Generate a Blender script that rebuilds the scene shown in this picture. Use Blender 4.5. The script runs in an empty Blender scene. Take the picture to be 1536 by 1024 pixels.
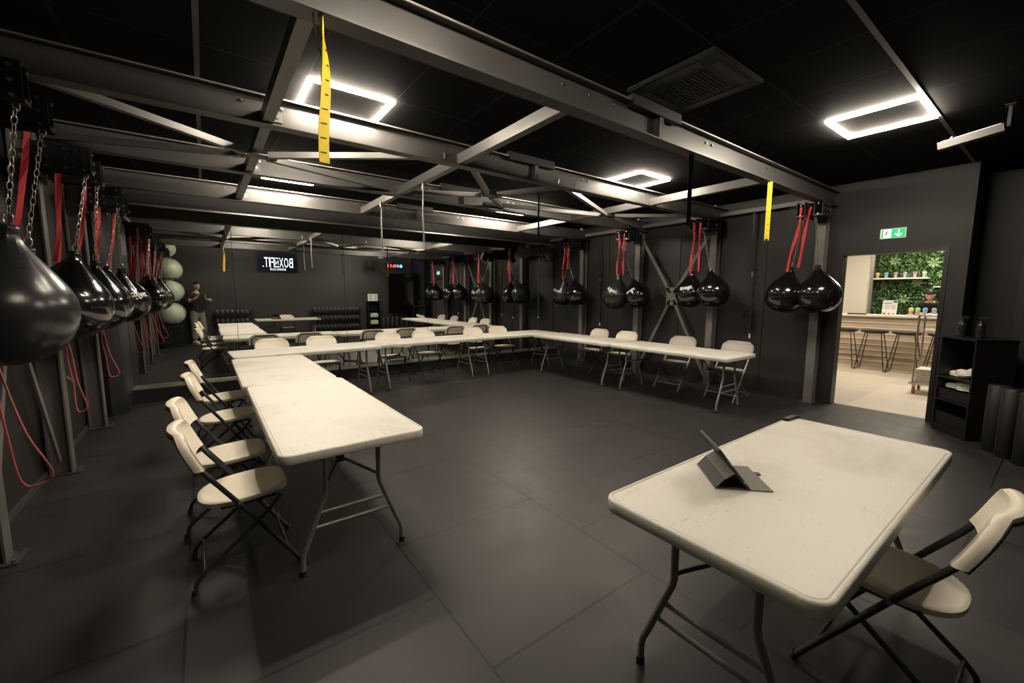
import bpy, bmesh, math, random
from mathutils import Vector, Matrix
random.seed(7)
PI = math.pi
S = bpy.context.scene
C = S.collection

# ---------------------------------------------------------------- camera
CX = Vector((0.80417, 0.59441, 0.0)); 
R0 = ((0.80417, -0.06506, 0.59083), (-0.59441, -0.09257, 0.79883), (0.00272, -0.99360, -0.11312))
cam_d = bpy.data.cameras.new('camera'); cam = bpy.data.objects.new('camera', cam_d); C.objects.link(cam)
cam_d.sensor_fit = 'HORIZONTAL'; cam_d.sensor_width = 36.0; cam_d.lens = 621.0/1536*36.0
cam_d.clip_start = 0.04; cam_d.clip_end = 60
right = Vector([R0[i][0] for i in range(3)]); down = Vector([R0[i][1] for i in range(3)]); fwd = Vector([R0[i][2] for i in range(3)])
right.normalize(); fwd = (fwd - right*fwd.dot(right)).normalized(); up = right.cross(fwd)
m = Matrix((( right.x, up.x, -fwd.x, 0), (right.y, up.y, -fwd.y, 0), (right.z, up.z, -fwd.z, 1.55), (0, 0, 0, 1)))
cam.matrix_world = m
S.camera = cam
# ---------------------------------------------------------------- world and exposure
w = bpy.data.worlds.new('world'); S.world = w; w.use_nodes = True
w.node_tree.nodes['Background'].inputs[0].default_value = (0.0, 0.0, 0.0, 1)
w.node_tree.nodes['Background'].inputs[1].default_value = 0.0
S.view_settings.view_transform = 'Standard'; S.view_settings.look = 'None'
S.view_settings.gamma = 1.0; S.view_settings.use_curve_mapping = False
S.view_settings.exposure = 0.0
STRIP = 375.0        # radiance of the light strips
BAR_LIGHT = 62.0     # watts per panel in the bar room
try:
    S.cycles.max_bounces = 10
    S.cycles.glossy_bounces = 6
except Exception:
    pass

# ---------------------------------------------------------------- materials
MATS = {}
def mat(name, col, rough=0.6, metal=0.0, noise=None, bump=None, emit=None, spec=0.5, coat=0.0):
    """col linear rgb. noise=(scale, amount) varies colour a little; bump=(scale,strength)"""
    if name in MATS: return MATS[name]
    m_ = bpy.data.materials.new(name); m_.use_nodes = True
    nt = m_.node_tree; b = nt.nodes['Principled BSDF']
    b.inputs['Base Color'].default_value = (*col, 1); b.inputs['Roughness'].default_value = rough
    b.inputs['Metallic'].default_value = metal
    b.inputs['Specular IOR Level'].default_value = spec
    if coat: b.inputs['Coat Weight'].default_value = coat; b.inputs['Coat Roughness'].default_value = 0.05
    if noise or bump:
        tc = nt.nodes.new('ShaderNodeTexCoord')
    if noise:
        n = nt.nodes.new('ShaderNodeTexNoise'); n.inputs['Scale'].default_value = noise[0]; n.inputs['Detail'].default_value = 6
        nt.links.new(tc.outputs['Object'], n.inputs['Vector'])
        mx = nt.nodes.new('ShaderNodeMix'); mx.data_type = 'RGBA'
        a = noise[1]
        mx.inputs[6].default_value = (*[c*(1-a) for c in col], 1); mx.inputs[7].default_value = (*[min(1, c*(1+a)) for c in col], 1)
        nt.links.new(n.outputs['Fac'], mx.inputs[0]); nt.links.new(mx.outputs[2], b.inputs['Base Color'])
    if bump:
        n2 = nt.nodes.new('ShaderNodeTexNoise'); n2.inputs['Scale'].default_value = bump[0]; n2.inputs['Detail'].default_value = 3
        nt.links.new(tc.outputs['Object'], n2.inputs['Vector'])
        bp = nt.nodes.new('ShaderNodeBump'); bp.inputs['Strength'].default_value = bump[1]; bp.inputs['Distance'].default_value = 0.002
        nt.links.new(n2.outputs['Fac'], bp.inputs['Height']); nt.links.new(bp.outputs['Normal'], b.inputs['Normal'])
    if emit:
        b.inputs['Emission Color'].default_value = (*emit[0], 1); b.inputs['Emission Strength'].default_value = emit[1]
    MATS[name] = m_
    return m_

def nmath(nt, op, a, b_=None):
    n = nt.nodes.new('ShaderNodeMath'); n.operation = op
    for i, v in enumerate((a, b_)):
        if v is None: continue
        if isinstance(v, (int, float)): n.inputs[i].default_value = v
        else: nt.links.new(v, n.inputs[i])
    return n.outputs[0]

def grid_mat(name, col, line, px, ox, py, oy, wd, rough=0.6, noise=(3, .25), axes='XY', stagger=0.0, spec=0.5, rough_noise=0.0, line_r=None):
    """surface divided by thin joints: period px/py, offset ox/oy, half width wd (object coordinates)"""
    m_ = bpy.data.materials.new(name); m_.use_nodes = True; nt = m_.node_tree; b = nt.nodes['Principled BSDF']
    tc = nt.nodes.new('ShaderNodeTexCoord'); sp = nt.nodes.new('ShaderNodeSeparateXYZ'); nt.links.new(tc.outputs['Object'], sp.inputs[0])
    X, Y = sp.outputs[axes[0]], sp.outputs[axes[1]]
    u = nmath(nt, 'DIVIDE', nmath(nt, 'SUBTRACT', X, ox), px)
    fl = nmath(nt, 'FLOOR', u)
    Y2 = nmath(nt, 'ADD', Y, nmath(nt, 'MULTIPLY', fl, stagger))
    v = nmath(nt, 'DIVIDE', nmath(nt, 'SUBTRACT', Y2, oy), py)
    def dist(t, p):
        fr = nmath(nt, 'FRACT', t); a = nmath(nt, 'MINIMUM', fr, nmath(nt, 'SUBTRACT', 1.0, fr))
        return nmath(nt, 'MULTIPLY', a, p)
    d = nmath(nt, 'MINIMUM', dist(u, px), dist(v, py))
    ln = nmath(nt, 'LESS_THAN', d, wd)
    n = nt.nodes.new('ShaderNodeTexNoise'); n.inputs['Scale'].default_value = noise[0]; n.inputs['Detail'].default_value = 8; n.inputs['Roughness'].default_value = .65
    nt.links.new(tc.outputs['Object'], n.inputs['Vector'])
    mx = nt.nodes.new('ShaderNodeMix'); mx.data_type = 'RGBA'; a = noise[1]
    mx.inputs[6].default_value = (*[c*(1-a) for c in col], 1); mx.inputs[7].default_value = (*[c*(1+a) for c in col], 1)
    nt.links.new(n.outputs['Fac'], mx.inputs[0])
    # each tile a touch different
    wn = nt.nodes.new('ShaderNodeTexWhiteNoise'); wn.noise_dimensions = '2D'
    cb = nt.nodes.new('ShaderNodeCombineXYZ'); nt.links.new(fl, cb.inputs[0]); nt.links.new(nmath(nt, 'FLOOR', v), cb.inputs[1])
    nt.links.new(cb.outputs[0], wn.inputs['Vector'])
    hs = nt.nodes.new('ShaderNodeHueSaturation'); nt.links.new(mx.outputs[2], hs.inputs['Color'])
    nt.links.new(nmath(nt, 'ADD', 0.9, nmath(nt, 'MULTIPLY', wn.outputs['Value'], 0.2)), hs.inputs['Value'])
    m2 = nt.nodes.new('ShaderNodeMix'); m2.data_type = 'RGBA'; nt.links.new(ln, m2.inputs[0]); nt.links.new(hs.outputs['Color'], m2.inputs[6])
    m2.inputs[7].default_value = (*line, 1)
    nt.links.new(m2.outputs[2], b.inputs['Base Color'])
    b.inputs['Specular IOR Level'].default_value = spec
    r_ = nmath(nt, 'ADD', rough, nmath(nt, 'MULTIPLY', nmath(nt, 'SUBTRACT', n.outputs['Fac'], 0.5), rough_noise))
    nt.links.new(r_, b.inputs['Roughness'])
    bp = nt.nodes.new('ShaderNodeBump'); bp.inputs['Strength'].default_value = .5; bp.inputs['Distance'].default_value = .004
    nt.links.new(nmath(nt, 'SUBTRACT', 1.0, ln), bp.inputs['Height']); nt.links.new(bp.outputs['Normal'], b.inputs['Normal'])
    MATS[name] = m_
    return m_

def table_mat():
    m_ = bpy.data.materials.new('worn cream table plastic'); m_.use_nodes = True; nt = m_.node_tree; b = nt.nodes['Principled BSDF']
    tc = nt.nodes.new('ShaderNodeTexCoord'); oi = nt.nodes.new('ShaderNodeObjectInfo')
    ad = nt.nodes.new('ShaderNodeVectorMath'); ad.operation = 'ADD'; nt.links.new(tc.outputs['Object'], ad.inputs[0])
    cb = nt.nodes.new('ShaderNodeCombineXYZ'); nt.links.new(nmath(nt, 'MULTIPLY', oi.outputs['Random'], 40.0), cb.inputs[0]); nt.links.new(cb.outputs[0], ad.inputs[1])
    V = ad.outputs[0]
    def noise(sc, det, vec=V, dist=0.0):
        n = nt.nodes.new('ShaderNodeTexNoise'); n.inputs['Scale'].default_value = sc; n.inputs['Detail'].default_value = det
        n.inputs['Distortion'].default_value = dist; nt.links.new(vec, n.inputs['Vector']); return n.outputs['Fac']
    def ramp(f, p0, p1):
        r = nt.nodes.new('ShaderNodeMapRange'); nt.links.new(f, r.inputs[0]); r.inputs[1].default_value = p0; r.inputs[2].default_value = p1
        return r.outputs[0]
    mp = nt.nodes.new('ShaderNodeMapping'); mp.inputs['Scale'].default_value = (2.2, 30, 1); mp.inputs['Rotation'].default_value = (0, 0, .5); nt.links.new(V, mp.inputs[0])
    stain = ramp(noise(2.2, 8, dist=.6), .5, .85)
    scuff = nmath(nt, 'MULTIPLY', ramp(noise(6, 4, mp.outputs[0], .3), .60, .72), ramp(noise(3.1, 3), .48, .62))
    speck = nmath(nt, 'MULTIPLY', ramp(noise(75, 2), .67, .76), ramp(noise(4, 3), .42, .6))
    dirt = nmath(nt, 'MINIMUM', nmath(nt, 'ADD', nmath(nt, 'MULTIPLY', stain, .55), nmath(nt, 'ADD', nmath(nt, 'MULTIPLY', scuff, .8), nmath(nt, 'MULTIPLY', speck, .7))), .8)
    mx = nt.nodes.new('ShaderNodeMix'); mx.data_type = 'RGBA'; nt.links.new(dirt, mx.inputs[0])
    mx.inputs[6].default_value = (.70, .675, .605, 1); mx.inputs[7].default_value = (.34, .30, .23, 1)
    nt.links.new(mx.outputs[2], b.inputs['Base Color']); b.inputs['Roughness'].default_value = .5
    n3 = nt.nodes.new('ShaderNodeTexNoise'); n3.inputs['Scale'].default_value = 160; nt.links.new(tc.outputs['Object'], n3.inputs['Vector'])
    bp = nt.nodes.new('ShaderNodeBump'); bp.inputs['Strength'].default_value = .25; bp.inputs['Distance'].default_value = .001
    nt.links.new(n3.outputs['Fac'], bp.inputs['Height']); nt.links.new(bp.outputs['Normal'], b.inputs['Normal'])
    return m_

M_WALL = mat('matt black wall paint', (.0118, .0110, .0107), .6, noise=(1.5, .15), bump=(60, .2))
M_BLACK = mat('deep black paint', (.006, .006, .0065), .6, noise=(4, .2))
M_STEEL = mat('dark grey painted steel', (.070, .067, .064), .42, .3, noise=(5, .15), bump=(40, .15))
M_BRACE = mat('grey painted steel bar', (.125, .12, .115), .4, .3, noise=(6, .12))
M_POST = mat('warm grey painted column steel', (.135, .125, .118), .5, .15, noise=(5, .12), bump=(50, .2))
M_BLKMET = mat('black powder coated metal', (.006, .006, .0065), .45, .0, noise=(20, .2))
M_LEG = mat('grey hammered tube', (.26, .25, .235), .36, .4, noise=(50, .2))
M_CHLEG = mat('charcoal chair tube', (.060, .060, .062), .35, .4, noise=(60, .2))
M_CREAM = mat('cream chair plastic', (.80, .73, .60), .42, noise=(7, .05), bump=(90, .15))
M_GREYPL = mat('light grey chair plastic', (.42, .38, .345), .45, noise=(7, .05), bump=(90, .15))
M_TABLE = table_mat()
M_RUBBER = mat('black rubber', (.01, .01, .01), .6, noise=(30, .2))
M_BAG = mat('glossy black vinyl', (.0055, .0055, .006), .17, noise=(8, .3), bump=(9, .12), coat=.6)
M_BAGM = mat('satin black vinyl', (.016, .016, .017), .26, noise=(8, .3), bump=(14, .3))
M_CHROME = mat('zinc plated steel', (.45, .43, .41), .28, 1.0, noise=(30, .15))
M_RED = mat('red webbing', (.50, .028, .042), .6, noise=(40, .15))
M_PINK = mat('faded red rubber tube', (.38, .085, .08), .5, noise=(30, .15))
M_YEL = mat('yellow webbing', (.80, .58, .02), .6, noise=(30, .1))
M_PRINT = mat('black print', (.012, .012, .012), .6, noise=(30, .1))
M_WHITE = mat('white print', (.80, .79, .75), .5, noise=(30, .05))
M_MIRROR = mat('mirror silver', (.83, .84, .82), .0, 1.0)
M_ALU = mat('brushed aluminium', (.50, .47, .42), .35, .9, noise=(30, .1))
M_STRIP = mat('warm white light strip', (.9, .8, .7), .5, emit=((1.0, .885, .715), STRIP))
M_STRIP_ADDED = mat('added dimmed light strip', (.9, .8, .7), .5, emit=((1.0, .885, .715), STRIP*.5))  # only for the added lamp above the camera
M_BALL = mat('sage green vinyl', (.50, .58, .46), .38, noise=(3, .06))
M_CEIL = grid_mat('black ceiling tiles', (.0062, .006, .006), (.035, .033, .032), .62, .68, .62, .82, .0045, rough=.85, noise=(30, .3), spec=.08)
M_FLOOR = grid_mat('dark rubber mats', (.0212, .0198, .0187), (.0015, .0015, .0015), 1.035, -.17, 1.035, 1.8175, .0065, rough=.47, noise=(5, .3), stagger=.5175, rough_noise=.35)
M_TILE = grid_mat('beige floor tiles', (.55, .485, .40), (.38, .33, .27), 1.2, 7.3, 1.2, .62, .004, rough=.45, noise=(4, .1))
M_LAMIN = mat('white laminate', (.82, .78, .70), .4, noise=(3, .04))
M_CWALL = mat('cream wall paint', (.76, .71, .61), .6, noise=(2, .04))
M_LEAF1 = mat('mid green leaf', (.045, .125, .025), .5, noise=(9, .4))
M_LEAF2 = mat('pale green leaf', (.22, .34, .16), .5, noise=(12, .25))
M_LEAF0 = mat('dark green backing', (.012, .035, .010), .7, noise=(12, .4))

def wood_mat():
    m_ = bpy.data.materials.new('pale oak laminate'); m_.use_nodes = True; nt = m_.node_tree; b = nt.nodes['Principled BSDF']
    tc = nt.nodes.new('ShaderNodeTexCoord'); mp = nt.nodes.new('ShaderNodeMapping'); mp.inputs['Scale'].default_value = (1, 1.2, 14)
    nt.links.new(tc.outputs['Object'], mp.inputs[0]); n = nt.nodes.new('ShaderNodeTexNoise'); n.inputs['Scale'].default_value = 3; n.inputs['Detail'].default_value = 6
    nt.links.new(mp.outputs[0], n.inputs['Vector'])
    mx = nt.nodes.new('ShaderNodeMix'); mx.data_type = 'RGBA'; nt.links.new(n.outputs['Fac'], mx.inputs[0])
    mx.inputs[6].default_value = (.40, .29, .19, 1); mx.inputs[7].default_value = (.74, .60, .43, 1)
    nt.links.new(mx.outputs[2], b.inputs['Base Color']); b.inputs['Roughness'].default_value = .5
    return m_
M_WOOD = wood_mat()

# ---------------------------------------------------------------- mesh builder
class MB:
    def __init__(s): s.v = []; s.f = []; s.sm = []
    def add(s, vs, fs, smooth=False):
        k = len(s.v); s.v += [tuple(v) for v in vs]; s.f += [tuple(i+k for i in f) for f in fs]; s.sm += [smooth]*len(fs); return s
    def box(s, x0, x1, y0, y1, z0, z1, T=None, bev=0.0):
        bm = bmesh.new(); bmesh.ops.create_cube(bm, size=1)
        for v in bm.verts:
            v.co = Vector(((x0+x1)/2+v.co.x*(x1-x0), (y0+y1)/2+v.co.y*(y1-y0), (z0+z1)/2+v.co.z*(z1-z0)))
        if bev: bmesh.ops.bevel(bm, geom=bm.edges[:], offset=bev, segments=2, affect='EDGES')
        return s.bm(bm, T)
    def bm(s, bm, T=None, smooth=False):
        bm.verts.index_update()
        vs = [(T @ v.co) if T else v.co.copy() for v in bm.verts]
        s.add(vs, [[v.index for v in f.verts] for f in bm.faces], smooth); bm.free(); return s
    def tube(s, pts, r, n=8, closed=False, caps=True):
        P = [Vector(p) for p in pts]; N = len(P)
        rr = r if isinstance(r, (list, tuple)) else [r]*N
        T = []
        for i in range(N):
            a = P[(i-1) % N] if (closed or i > 0) else P[i]; b = P[(i+1) % N] if (closed or i < N-1) else P[i]
            t = (b-a); T.append(t.normalized() if t.length > 1e-9 else Vector((0, 0, 1)))
        u = T[0].orthogonal().normalized(); vs = []
        for i in range(N):
            u = (u - T[i]*u.dot(T[i])); u = u.normalized() if u.length > 1e-6 else T[i].orthogonal().normalized()
            w_ = T[i].cross(u)
            for k in range(n):
                a = 2*PI*k/n; vs.append(P[i] + (u*math.cos(a)+w_*math.sin(a))*rr[i])
        fs = []
        M_ = N if closed else N-1
        for i in range(M_):
            j = (i+1) % N
            for k in range(n): fs.append((i*n+k, i*n+(k+1) % n, j*n+(k+1) % n, j*n+k))
        k0 = len(s.v); s.add(vs, fs, True)
        if caps and not closed:
            s.f += [tuple(k0+k for k in reversed(range(n))), tuple(k0+(N-1)*n+k for k in range(n))]; s.sm += [False, False]
        return s
    def cyl(s, a, b, r, n=12, r2=None): return s.tube([a, b], [r, r if r2 is None else r2], n)
    def bar(s, a, b, wd, ht, upv=(0, 0, 1)):
        a = Vector(a); b = Vector(b); t = (b-a).normalized(); u = Vector(upv); u = (u-t*u.dot(t)).normalized(); w_ = t.cross(u)
        vs = []
        for p in (a, b):
            for i, j in ((-1, -1), (1, -1), (1, 1), (-1, 1)): vs.append(p+w_*i*wd/2+u*j*ht/2)
        return s.add(vs, [(3, 2, 1, 0), (4, 5, 6, 7), (0, 1, 5, 4), (1, 2, 6, 5), (2, 3, 7, 6), (3, 0, 4, 7)])
    def lathe(s, prof, c=(0, 0, 0), n=24, T=None, fold=None):
        """profile list of (r, z) bottom to top"""
        vs = []; m_ = len(prof)
        for (r, z) in prof:
            for k in range(n):
                a = 2*PI*k/n; q = r*(1+(fold(a, z) if fold else 0))
                p = Vector((q*math.cos(a)+c[0], q*math.sin(a)+c[1], z+c[2])); vs.append(T @ p if T else p)
        fs = [(i*n+k, i*n+(k+1) % n, (i+1)*n+(k+1) % n, (i+1)*n+k) for i in range(m_-1) for k in range(n)]
        k0 = len(s.v); s.add(vs, fs, True)
        s.f += [tuple(k0+k for k in reversed(range(n))), tuple(k0+(m_-1)*n+k for k in range(n))]; s.sm += [True, True]
        return s
    def ell(s, c, rad, n=16, m_=10, T=None):
        prof = [(math.cos(-PI/2+PI*i/m_), math.sin(-PI/2+PI*i/m_)) for i in range(m_+1)]
        prof[0] = (.02, -1); prof[-1] = (.02, 1)
        vs = []
        for (r, z) in prof:
            for k in range(n):
                a = 2*PI*k/n; p = Vector((r*math.cos(a)*rad[0]+c[0], r*math.sin(a)*rad[1]+c[1], z*rad[2]+c[2])); vs.append(T @ p if T else p)
        fs = [(i*n+k, i*n+(k+1) % n, (i+1)*n+(k+1) % n, (i+1)*n+k) for i in range(m_) for k in range(n)]
        k0 = len(s.v); s.add(vs, fs, True); s.f += [tuple(k0+k for k in reversed(range(n))), tuple(k0+m_*n+k for k in range(n))]; s.sm += [True, True]
        return s
    def prism(s, pts, z0, z1, T=None, smooth=False):
        n = len(pts); vs = [Vector((p[0], p[1], z)) for z in (z0, z1) for p in pts]
        if T: vs = [T @ v for v in vs]
        k0 = len(s.v); s.add(vs, [(i, (i+1) % n, (i+1) % n+n, i+n) for i in range(n)], smooth)
        s.f += [tuple(k0+k for k in reversed(range(n))), tuple(k0+n+k for k in range(n))]; s.sm += [False, False]; return s
    def mesh(s, name):
        me = bpy.data.meshes.new(name); me.from_pydata(s.v, [], s.f); me.update()
        me.polygons.foreach_set('use_smooth', s.sm)
        bm = bmesh.new(); bm.from_mesh(me); bmesh.ops.recalc_face_normals(bm, faces=bm.faces); bm.to_mesh(me); bm.free()
        if any(s.sm):
            try: me.set_sharp_from_angle(angle=math.radians(50))
            except Exception: pass
        return me
    def build(s, name, material, parent=None, kind=None, label=None):
        o = bpy.data.objects.new(name, s.mesh(name)); C.objects.link(o); o.data.materials.append(material)
        if parent: o.parent = parent
        if kind: o['kind'] = kind
        if label: o['label'] = label
        return o

def tag(o, label, cat, group=None):
    o['label'] = label; o['category'] = cat
    if group: o['group'] = group
    return o
def thing(name, label, cat, loc=(0, 0, 0), rz=0.0, group=None):
    o = bpy.data.objects.new(name, None); C.objects.link(o); o.location = loc; o.rotation_euler = (0, 0, rz)
    o.empty_display_size = .1
    return tag(o, label, cat, group)
def kids(o): return [c for c in bpy.data.objects if c.parent == o]
def dup(o, loc=None, rz=None, label=None, group=None, parent=None):
    c = o.copy(); C.objects.link(c); c.parent = parent
    if loc is not None: c.location = loc
    if rz is not None: c.rotation_euler = (0, 0, rz)
    if label: c['label'] = label
    if group: c['group'] = group
    for ch in kids(o): dup(ch, parent=c)
    return c
def struct(name, mb, material):
    return mb.build(name, material, kind='structure')

def text_mesh(txt, height, width=None, bold=.0, depth=.002):
    cu = bpy.data.curves.new('t', 'FONT'); cu.body = txt; cu.align_x = 'CENTER'; cu.align_y = 'CENTER'; cu.offset = bold; cu.extrude = depth; cu.size = 1; cu.resolution_u = 3
    ob = bpy.data.objects.new('t', cu); C.objects.link(ob); bpy.context.view_layer.update()
    me = bpy.data.meshes.new_from_object(ob); bpy.data.objects.remove(ob)
    xs = [v.co.x for v in me.vertices]; ys = [v.co.y for v in me.vertices]
    sx0, sx1, sy0, sy1 = min(xs), max(xs), min(ys), max(ys)
    ky = height/(sy1-sy0); kx = ky if width is None else width/(sx1-sx0)
    for v in me.vertices: v.co = Vector(((v.co.x-(sx0+sx1)/2)*kx, (v.co.y-(sy0+sy1)/2)*ky, v.co.z))
    return me
def text_obj(name, txt, height, width, T, material, parent=None, bold=0.0, depth=.002, label=None):
    me = text_mesh(txt, height, width, bold, depth); me.transform(T); me.materials.append(material)
    o = bpy.data.objects.new(name, me); C.objects.link(o)
    if parent: o.parent = parent
    if label: o['label'] = label
    return o

# =================================================================== ROOM SHELL
XL, XR, YM, YB, ZC = -1.175, 7.12, 7.86, -.85, 3.05
struct('floor', MB().box(XL-.1, 7.24, YB-.1, YM+.1, -.1, 0), M_FLOOR)
struct('ceiling', MB().box(XL-.1, 8.4, YB-.1, YM+.1, ZC, ZC+.1), M_CEIL)
struct('wall_left', MB().box(XL-.1, XL, YB-.1, YM+.1, 0, ZC), M_WALL)
struct('wall_mirror', MB().box(XL-.1, XR+.2, YM+.012, YM+.12, 0, ZC), M_WALL)
struct('wall_back', MB().box(XL-.1, 8.4, YB-.1, YB, 0, ZC), mat('charcoal wall paint', (.030, .028, .027), .6, noise=(1.5, .12)))
wr = MB()
wr.box(XR, XR+.13, 1.985, YM+.012, 0, ZC); wr.box(XR, XR+.13, .93, 1.985, 2.13, ZC); wr.box(XR, XR+.13, .77, .93, 0, ZC)
struct('wall_right', wr, M_WALL)
rc = MB(); rc.box(7.25, 8.3, .77, .87, 0, ZC); rc.box(7.9, 8.3, YB, .87, 0, ZC); rc.box(7.24, 8.3, YB, .87, -.1, 0)
struct('wall_recess', rc, M_WALL)
struct('wall_return', MB().box(7.02, 7.62, YB, .375, 0, ZC), M_BLACK)
# door lining and threshold
d = MB()
for y in (.93, 1.945): d.box(XR-.02, XR+.15, y, y+.04, 0, 2.13)
d.box(XR-.02, XR+.15, .97, 1.945, 2.09, 2.13)
struct('door_1', d, M_BLKMET)
# panel joints on the right wall, kick board under the mirrors, metal ledge
t_ = MB()
for y in (2.95, 4.42, 6.1): t_.box(XR-.012, XR, y-.025, y+.025, 0, ZC)
struct('trim_1', t_, M_WALL)
struct('trim_2', MB().box(-.95, XR, YM-.14, YM+.012, 0, .195), M_BLACK)
struct('trim_3', MB().box(-.95, XR, YM-.15, YM-.012, .195, .215), M_ALU)
struct('trim_4', MB().box(-.95, XR, YM-.03, YM+.011, 2.768, 2.785), M_ALU)
struct('trim_5', MB().box(.045, .075, YB, YM, ZC-.006, ZC), M_STEEL)
struct('trim_6', MB().box(2.6, 8.0, .805, .835, ZC-.006, ZC), M_STEEL)
struct('baseboard_left', MB().box(XL, XL+.015, YB, YM, 0, .05), M_STEEL)

# mirrors
seams = (-.94, .395, 2.055, 3.655, 5.275, 7.10)
places = ('at the left end of the mirrored wall', 'second from the left on the mirrored wall', 'in the middle of the mirrored wall', 'second from the right on the mirrored wall', 'at the right end of the mirrored wall')
for i in range(5):
    o = MB().box(seams[i]+.003, seams[i+1]-.003, YM, YM+.006, .217, 2.768).build('wall_mirror_panel', M_MIRROR)
    tag(o, 'large frameless wall mirror panel '+places[i], 'mirror', 'mirror panels along the far wall')

# =================================================================== STEEL FRAME
YC = [2.10+1.515*i for i in range(4)]
YRC = [2.18+1.52*i for i in range(4)]
YLC = [2.03+1.525*i for i in range(4)]
ordn = ('nearest the doorway', 'second from the doorway', 'third from the doorway', 'farthest from the doorway')
ordl = ('nearest the camera', 'second from the camera', 'third from the camera', 'nearest the mirror')
def h_col():
    m_ = MB()
    m_.box(0, .012, -.055, .055, .012, 2.95); m_.box(.128, .14, -.055, .055, .012, 2.95); m_.box(.012, .128, -.004, .004, .012, 2.95)
    return m_
def column(x, y, sgn, label, group):
    t = thing('steel_column', label, 'column', (x, y, 0), 0 if sgn > 0 else PI, group)
    h_col().build('post', M_POST, t)
    b = MB().box(-.05, .15, -.09, .09, 0, .012)
    bpl = b.build('base_plate', M_STEEL, t)
    for (bx_, by_) in ((-.03, -.07), (-.03, .07)):
        MB().cyl((bx_, by_, .012), (bx_, by_, .028), .011, 6).build('bolt', M_CHROME, bpl)
    return t
for i in range(4):
    c_ = column(6.94, YRC[i], 1, 'grey steel column on the right wall, '+ordn[i], 'steel columns on the right wall')
    MB().ell((-.02, 0, 3.0), (.035, .035, .028), 12, 8).build('cap', M_WHITE, c_)
    column(-1.01, YLC[i], -1, 'grey steel column on the left wall, '+ordl[i], 'steel columns on the left wall')
def beam(y, label):
    t = thing('ceiling_beam', label, 'beam', (0, y, 2.76), 0, 'steel ceiling beams')
    m_ = MB(); x0, x1 = -1.15, 7.08
    m_.box(x0, x1, -.055, .055, 0, .010); m_.box(x0, x1, -.055, .055, .19, .2); m_.box(x0, x1, -.004, .004, .01, .19)
    gd = m_.build('girder', M_STEEL, t)
    MB().box(x0, x1, -.064, -.0551, .186, .196).build('edge_strip', M_ALU, t)
    MB().box(2.58, 3.2, -.075, -.02, .16, .235, bev=.003).build('splice_cover', M_BLKMET, t, label='black box cover on the beam splice')
    pl = MB().box(2.93, 2.98, -.06, -.004, .01, .19).build('splice_plate', M_STEEL, t)
    for bx_ in (.30, .55, 1.95, 2.2, 2.45, 3.7, 3.8, 4.95, 5.15):
        MB().cyl((bx_, -.004, .14), (bx_, -.018, .14), .011, 6).build('bolt', M_CHROME, gd)
    return t
names = ('nearest and largest in view, above the yellow strap', 'second from the front, below the left square light', 'third from the front, with the short light bar behind it', 'farthest, just in front of the mirrors')
for i in range(4): beam(YC[i], 'grey steel ceiling beam, '+names[i])
# tie bars between beams
for xi, x in enumerate((.45, 2.05, 5.05)):
    for j in range(3):
        t = thing('tie_bar', 'grey steel tie bar between the %s ceiling beams, %s' % (('first and second', 'second and third', 'third and fourth')[j], ('on the left', 'in the middle', 'on the right')[xi]), 'tie bar', (x, 0, 0), 0, 'tie bars between the beams')
        y0, y1 = YC[j]+.006, YC[j+1]-.006
        q = MB(); q.box(-.035, .035, y0, y1, 2.775, 2.781); q.box(-.035, -.029, y0, y1, 2.781, 2.865); q.box(.029, .035, y0, y1, 2.781, 2.865)
        q.build('channel', M_BRACE, t)
        lug = MB().box(.035, .10, y1-.006, y1, 2.80, 2.87).build('lug', M_BRACE, t)
        MB().cyl((.065, y1-.006, 2.835), (.065, y1-.02, 2.835), .012, 6).build('bolt', M_CHROME, lug)
# horizontal cross bracing in the middle bay
ya, yb = YC[1]+.01, YC[2]-.01; ym = (ya+yb)/2
for k, (xa, xb, xm) in enumerate(((-.98, 1.9, .45), (2.15, 3.6, 2.88), (3.3, 6.8, 5.05))):
    t = thing('cross_brace', 'grey steel X brace under the ceiling, '+('left', 'middle', 'right')[k]+' of the three in the second bay', 'brace', (0, 0, 0), 0, 'ceiling cross braces')
    for (px_, py_) in ((xa, ya), (xa, yb), (xb, ya), (xb, yb)):
        e = Vector((px_, py_, 2.83)); c0 = Vector((xm, ym, 2.75)); dv = (e-c0).normalized()
        MB().bar(c0+dv*.1, e, .05, .05).build('rod', M_BRACE, t)
    cp = MB().box(xm-.16, xm+.16, ym-.07, ym+.07, 2.744, 2.754).build('plate', M_STEEL, t)
    for sx in (-.13, -.09, .09, .13):
        MB().cyl((xm+sx, ym-.02, 2.744), (xm+sx, ym-.02, 2.722), .011, 6).build('bolt', M_CHROME, cp)
# wall rails
for side, x, ys in (('right', 6.97, YRC), ('left', -1.04, YLC)):
    o = MB().box(x-.03, x+.03, ys[0]+.06 if side == 'right' else 1.0, YM-.05, 2.83, 2.89).build('wall_rail', M_POST)
    tag(o, 'grey steel rail running along the top of the %s wall columns' % side, 'rail')
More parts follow.
